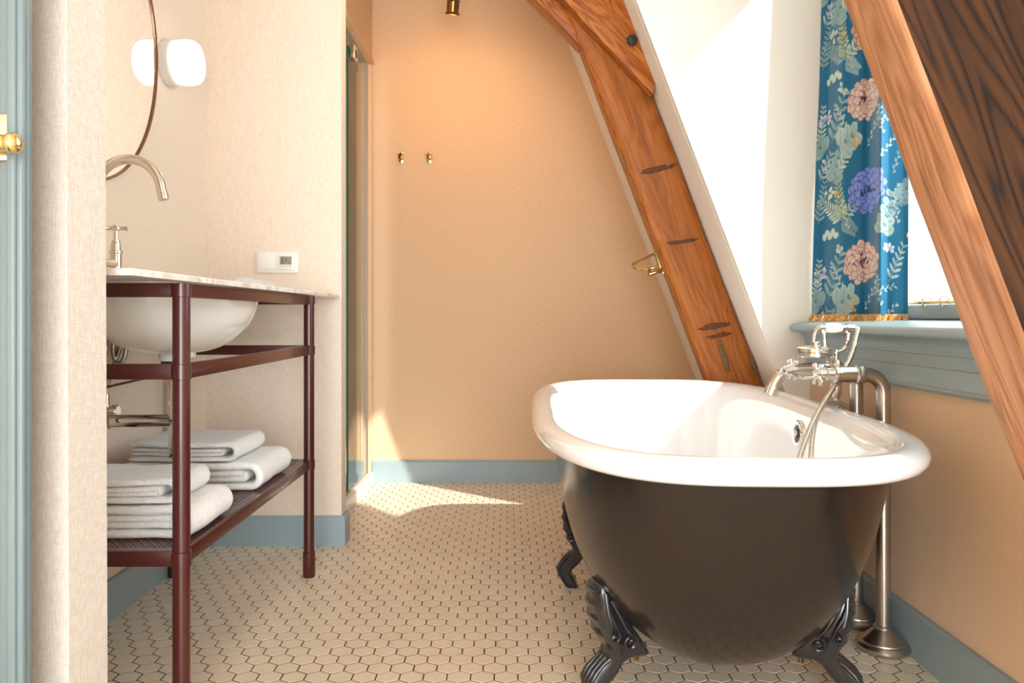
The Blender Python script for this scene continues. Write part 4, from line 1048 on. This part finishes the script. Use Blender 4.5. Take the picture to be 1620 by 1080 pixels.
sw = thing('thermostat_plate', 'white double wall plate with blank rocker and thermostat display', 'wall plate', ((438 - 805) * YF / FPX, YF, 1.0))
S = YF / FPX
def swx(x): return (x - 805) * S
def swz(y): return CH + (500 - y) * S
MB().box(swx(407), swx(473), YF - .0095, YF - .0005, swz(432.0), swz(398)).build('frame', 'plastic_white', sw, bevel=0.003)
MB().box(swx(411), swx(435.5), YF - .0135, YF - .0095, swz(426), swz(402.5)).build('rocker', 'plastic_white', sw, bevel=0.0015)
th_ = MB().box(swx(443), swx(467), YF - .0145, YF - .0095, swz(426.5), swz(402.5)).build('thermostat', 'plastic_white', sw, bevel=0.001)
MB().box(swx(444.6), swx(463), YF - .0150, YF - .0145, swz(418.7), swz(406)).build('display', 'lcd', th_)
dg = MB()
def seg(x0, y0, x1, y1): dg.box(swx(x0), swx(x1), YF - .0153, YF - .0150, swz(y1), swz(y0))
seg(446.8, 409, 449.8, 410); seg(448.9, 410, 449.9, 412.2); seg(446.8, 411.7, 449.8, 412.7); seg(446.5, 412.7, 447.4, 415); seg(446.5, 414.2, 449.4, 415.1)       # 2
seg(453, 409, 454.1, 411.8); seg(453, 412.4, 454.1, 415.1)                                                                                                   # 1
seg(456, 409.4, 456.9, 410.2); seg(456, 413.6, 457, 414.5); seg(446.2, 416.4, 447.6, 417.8); seg(449.2, 416.4, 450.6, 417.8); seg(448, 406.3, 450.6, 407.4); seg(458, 416.6, 458.6, 417.8); seg(460, 416.6, 460.6, 417.8)
dg.build('digits', 'lcd_ink', th_)
for k, x in enumerate((446.9, 451.5, 456.5, 461)):
    MB().box(swx(x - .8), swx(x + .8), YF - .0152, YF - .0145, swz(421.8), swz(421)).build('button_mark', 'lcd_ink', th_)

# ------------------------------------------------------------------ brass hooks on the back wall
for x, lab in ((635, 'left brass double hook on the back wall'), (679.5, 'right brass double hook on the back wall')):
    p = Vector(((x - 805) * YB / FPX, YB, CH + (500 - 250) * YB / FPX))
    hk = thing('wall_hook', lab, 'hook', tuple(p), 'brass hooks on the back wall')
    oct_ = [(.014 * sx * a, .028 * sz * b2) for sx, sz, a, b2 in ()] or [(-.014, -.014), (-.005, -.028), (.005, -.028), (.014, -.014), (.014, .014), (.005, .028), (-.005, .028), (-.014, .014)]
    MB().prism([(p.x + a, p.z + c) for a, c in oct_], lambda a, c, d: (a, d, c), YB - .0005, YB - .006).build('back_plate', 'brass', hk, bevel=0.0015)
    k_ = MB()
    for s_ in (-1, 1):
        k_.tube(spline([(p.x, YB - .005, p.z - .004), (p.x + s_ * .004, YB - .020, p.z - .012), (p.x + s_ * .010, YB - .034, p.z - .012), (p.x + s_ * .013, YB - .040, p.z + .000), (p.x + s_ * .013, YB - .040, p.z + .008)], 5), .0032, 8)
        k_.lathe([(0, -.005), (.0045, -.003), (.0045, .003), (0, .005)], (p.x + s_ * .013, YB - .040, p.z + .010), (0, 0, 1), 12)
    k_.build('prongs', 'brass', hk, smooth=True, angle=60)
    MB().lathe([(0, 0), (.004, 0), (.004, .003), (0, .004)], (p.x, YB - .006, p.z + .014), (0, -1, 0), 10).build('screw', 'brass_antique', hk)

# ------------------------------------------------------------------ polished brass roll holder on the far timber
rh = thing('roll_holder', 'polished brass roll holder fixed to the side of the sloping timber', 'roll holder', tuple(on_beam(1040, 410, 2.95)))
def rp(x, y, Y): return on_beam(x, y, Y)
a1 = rp(1038.5, 398, 2.93); a2 = rp(1044, 421, 2.93)
MB().tube([rp(1037, 396, 2.92), rp(1040.5, 409, 2.925), rp(1047.5, 432, 2.93)], [.010, .008, .009], 12).build('mount_bar', 'brass', rh, smooth=True)
lp = spline([rp(1037.5, 400, 2.93), rp(1020, 408.5, 2.98), rp(1002, 417.5, 3.04), rp(998.5, 420, 3.03), rp(1001, 422, 2.98), rp(1008, 425, 2.95), rp(1020, 426, 2.93), rp(1031, 424.5, 2.92), rp(1042, 421, 2.92)], 6)
MB().tube(lp, .0062, 12).build('loop', 'brass', rh, smooth=True)
MB().tube([rp(1027, 434, 2.90), rp(1047, 427, 2.91)], .0075, 14).build('spindle', 'brass', rh, smooth=True)
MB().tube([rp(1027.2, 425.5, 2.915), rp(1027, 434, 2.90)], .006, 10).build('spindle_arm', 'brass', rh, smooth=True)
MB().lathe([(0, -.006), (.008, -.004), (.008, .004), (0, .006)], rp(1049, 431, 2.92), (0, 0, 1), 12).build('end_knob', 'brass', rh, smooth=True)

# ------------------------------------------------------------------ ceiling spots
sl = thing('ceiling_spot', 'antique brass twin spot lamp hanging in front of the back wall', 'ceiling lamp', ((716 - 805) * 3.45 / FPX, 3.45, ZC))
LX, LY = (717 - 805) * 3.45 / FPX, 3.45
MB().lathe([(0, 0), (.045, 0), (.045, -.014), (.038, -.02), (0, -.02)], (LX, LY, ZC), (0, 0, 1), 32).build('canopy', 'brass_antique', sl, smooth=True, angle=35)
MB().tube([(LX, LY, ZC - .02), (LX, LY, 2.215)], .007, 12).build('stem', 'brass_antique', sl, smooth=True)
hd = Vector((-.10, .30, -1)).normalized(); hb = Vector((LX + .001, LY, 2.197))
MB().lathe([(0, -.03), (.014, -.028), (.020, -.008), (.024, 0), (.030, .001), (.0305, .005), (.027, .007), (.0265, .050), (.030, .052), (.0325, .056), (.031, .060), (.027, .060), (.024, .045), (0, .045)], hb - hd * .0, hd, 32).build('down_head', 'brass_antique', sl, smooth=True, angle=35)
MB().lathe([(0, .047), (.0235, .047)], hb, hd, 24).build('down_lens', 'lamp_lens', sl)
hd2 = Vector((-.25, -.85, -.45)).normalized(); hb2 = Vector((LX - .004, LY - .03, 2.222))
MB().lathe([(0, -.045), (.014, -.043), (.022, -.02), (.027, -.0), (.027, .030), (.031, .034), (.031, .040), (.028, .041), (.027, .034), (0, .033)], hb2, hd2, 32).build('front_head', 'brass_antique', sl, smooth=True, angle=35)
MB().lathe([(0, .036), (.0265, .036)], hb2, hd2, 24).build('front_lens', 'lamp_lens', sl)
def spot(name, loc, d, power, size, blend, col=(1, .72, .42)):
    l = bpy.data.lights.new(name, 'SPOT'); o = bpy.data.objects.new(name, l); COL.objects.link(o)
    l.energy = power; l.spot_size = math.radians(size); l.spot_blend = blend; l.color = col; l.shadow_soft_size = .022
    o.location = loc; o.rotation_euler = Vector(d).to_track_quat('-Z', 'Y').to_euler()
    o.parent = sl; o.matrix_parent_inverse = Matrix.Translation(-sl.location)
spot('down_spot_light', hb + hd * .062, Vector((-.02, .95, -.75)), 6, 150, 1.0, (1, .50, .18))
spot('front_spot_light', hb2 + hd2 * .045, hd2, 12, 120, .9, (1, .58, .26))

# ------------------------------------------------------------------ shower glass
sg = thing('shower_door', 'clear glass shower door leaf with green edge', 'shower door', (-0.70, 3.48, .06))
GX, GY0, GY1, GZ0, GZ1 = -0.703, 3.475, 3.86, .064, 2.01
MB().box(GX - .004, GX + .004, GY0 + .001, GY1, GZ0, GZ1).build('glass_pane', 'shower_glass', sg)
MB().box(GX - .0042, GX + .0042, GY0 - .001, GY0 + .0012, GZ0, GZ1).build('polished_edge', 'glass_edge', sg)
MB().box(GX + .004, GX + .028, GY0 + .02, GY0 + .09, GZ1 - .045, GZ1 + .012).build('clamp', 'chrome', sg, bevel=0.002)
MB().box(GX + .0282, GX + .0288, GY0 + .04, GY0 + .07, GZ1 - .038, GZ1 - .004).build('clamp_slot', 'rubber_black', sg)

# ------------------------------------------------------------------ near door with lever handle
dr = thing('door_1', None, None, (-0.62, 1.0, 0)); struct(dr, 'blue grey panelled door standing open at the left edge')
DY = 1.0
MB().box(-1.18, -0.604, DY, DY + .012, 0.005, 2.15).box(-1.18, -0.632, DY + .012, DY + .038, 0.005, 2.15).build('leaf', 'trim_blue_shaded', dr, bevel=0.002)
MB().box(-.6335, -.6035, DY - .010, DY + .001, 0.005, 2.15).build('edge_moulding', 'trim_blue_shaded', dr, bevel=0.004, bseg=3)
MB().box(-.622, -.6105, DY - .015, DY - .008, 0.005, 2.15).build('bead', 'trim_blue_shaded', dr, bevel=0.0034, bseg=3)
plz0, plz1 = CH + (500 - 258) * DY / FPX, CH + (500 - 184) * DY / FPX
MB().box(-.70, -.6135, DY - .0145, DY - .010, plz0, plz1).build('handle_plate', 'nickel', dr, bevel=0.006, bseg=4)
hz = CH + (500 - 240) * DY / FPX
lvr = MB().tube([(-.67, DY - .05, hz + .004), (-.63, DY - .05, hz + .002), (-.594, DY - .05, hz)], [.0105, .0105, .0095], 18)
lvr.tube([(-.65, DY - .012, hz), (-.65, DY - .05, hz)], .011, 16)
lvr.lathe([(.0095, -.002), (.0115, 0), (.0130, .004), (.0130, .007), (.010, .012), (.005, .0145), (0, .015)], (-.596, DY - .05, hz), (1, 0, 0), 24)
lvr.build('lever', 'brass', dr, smooth=True, angle=50)
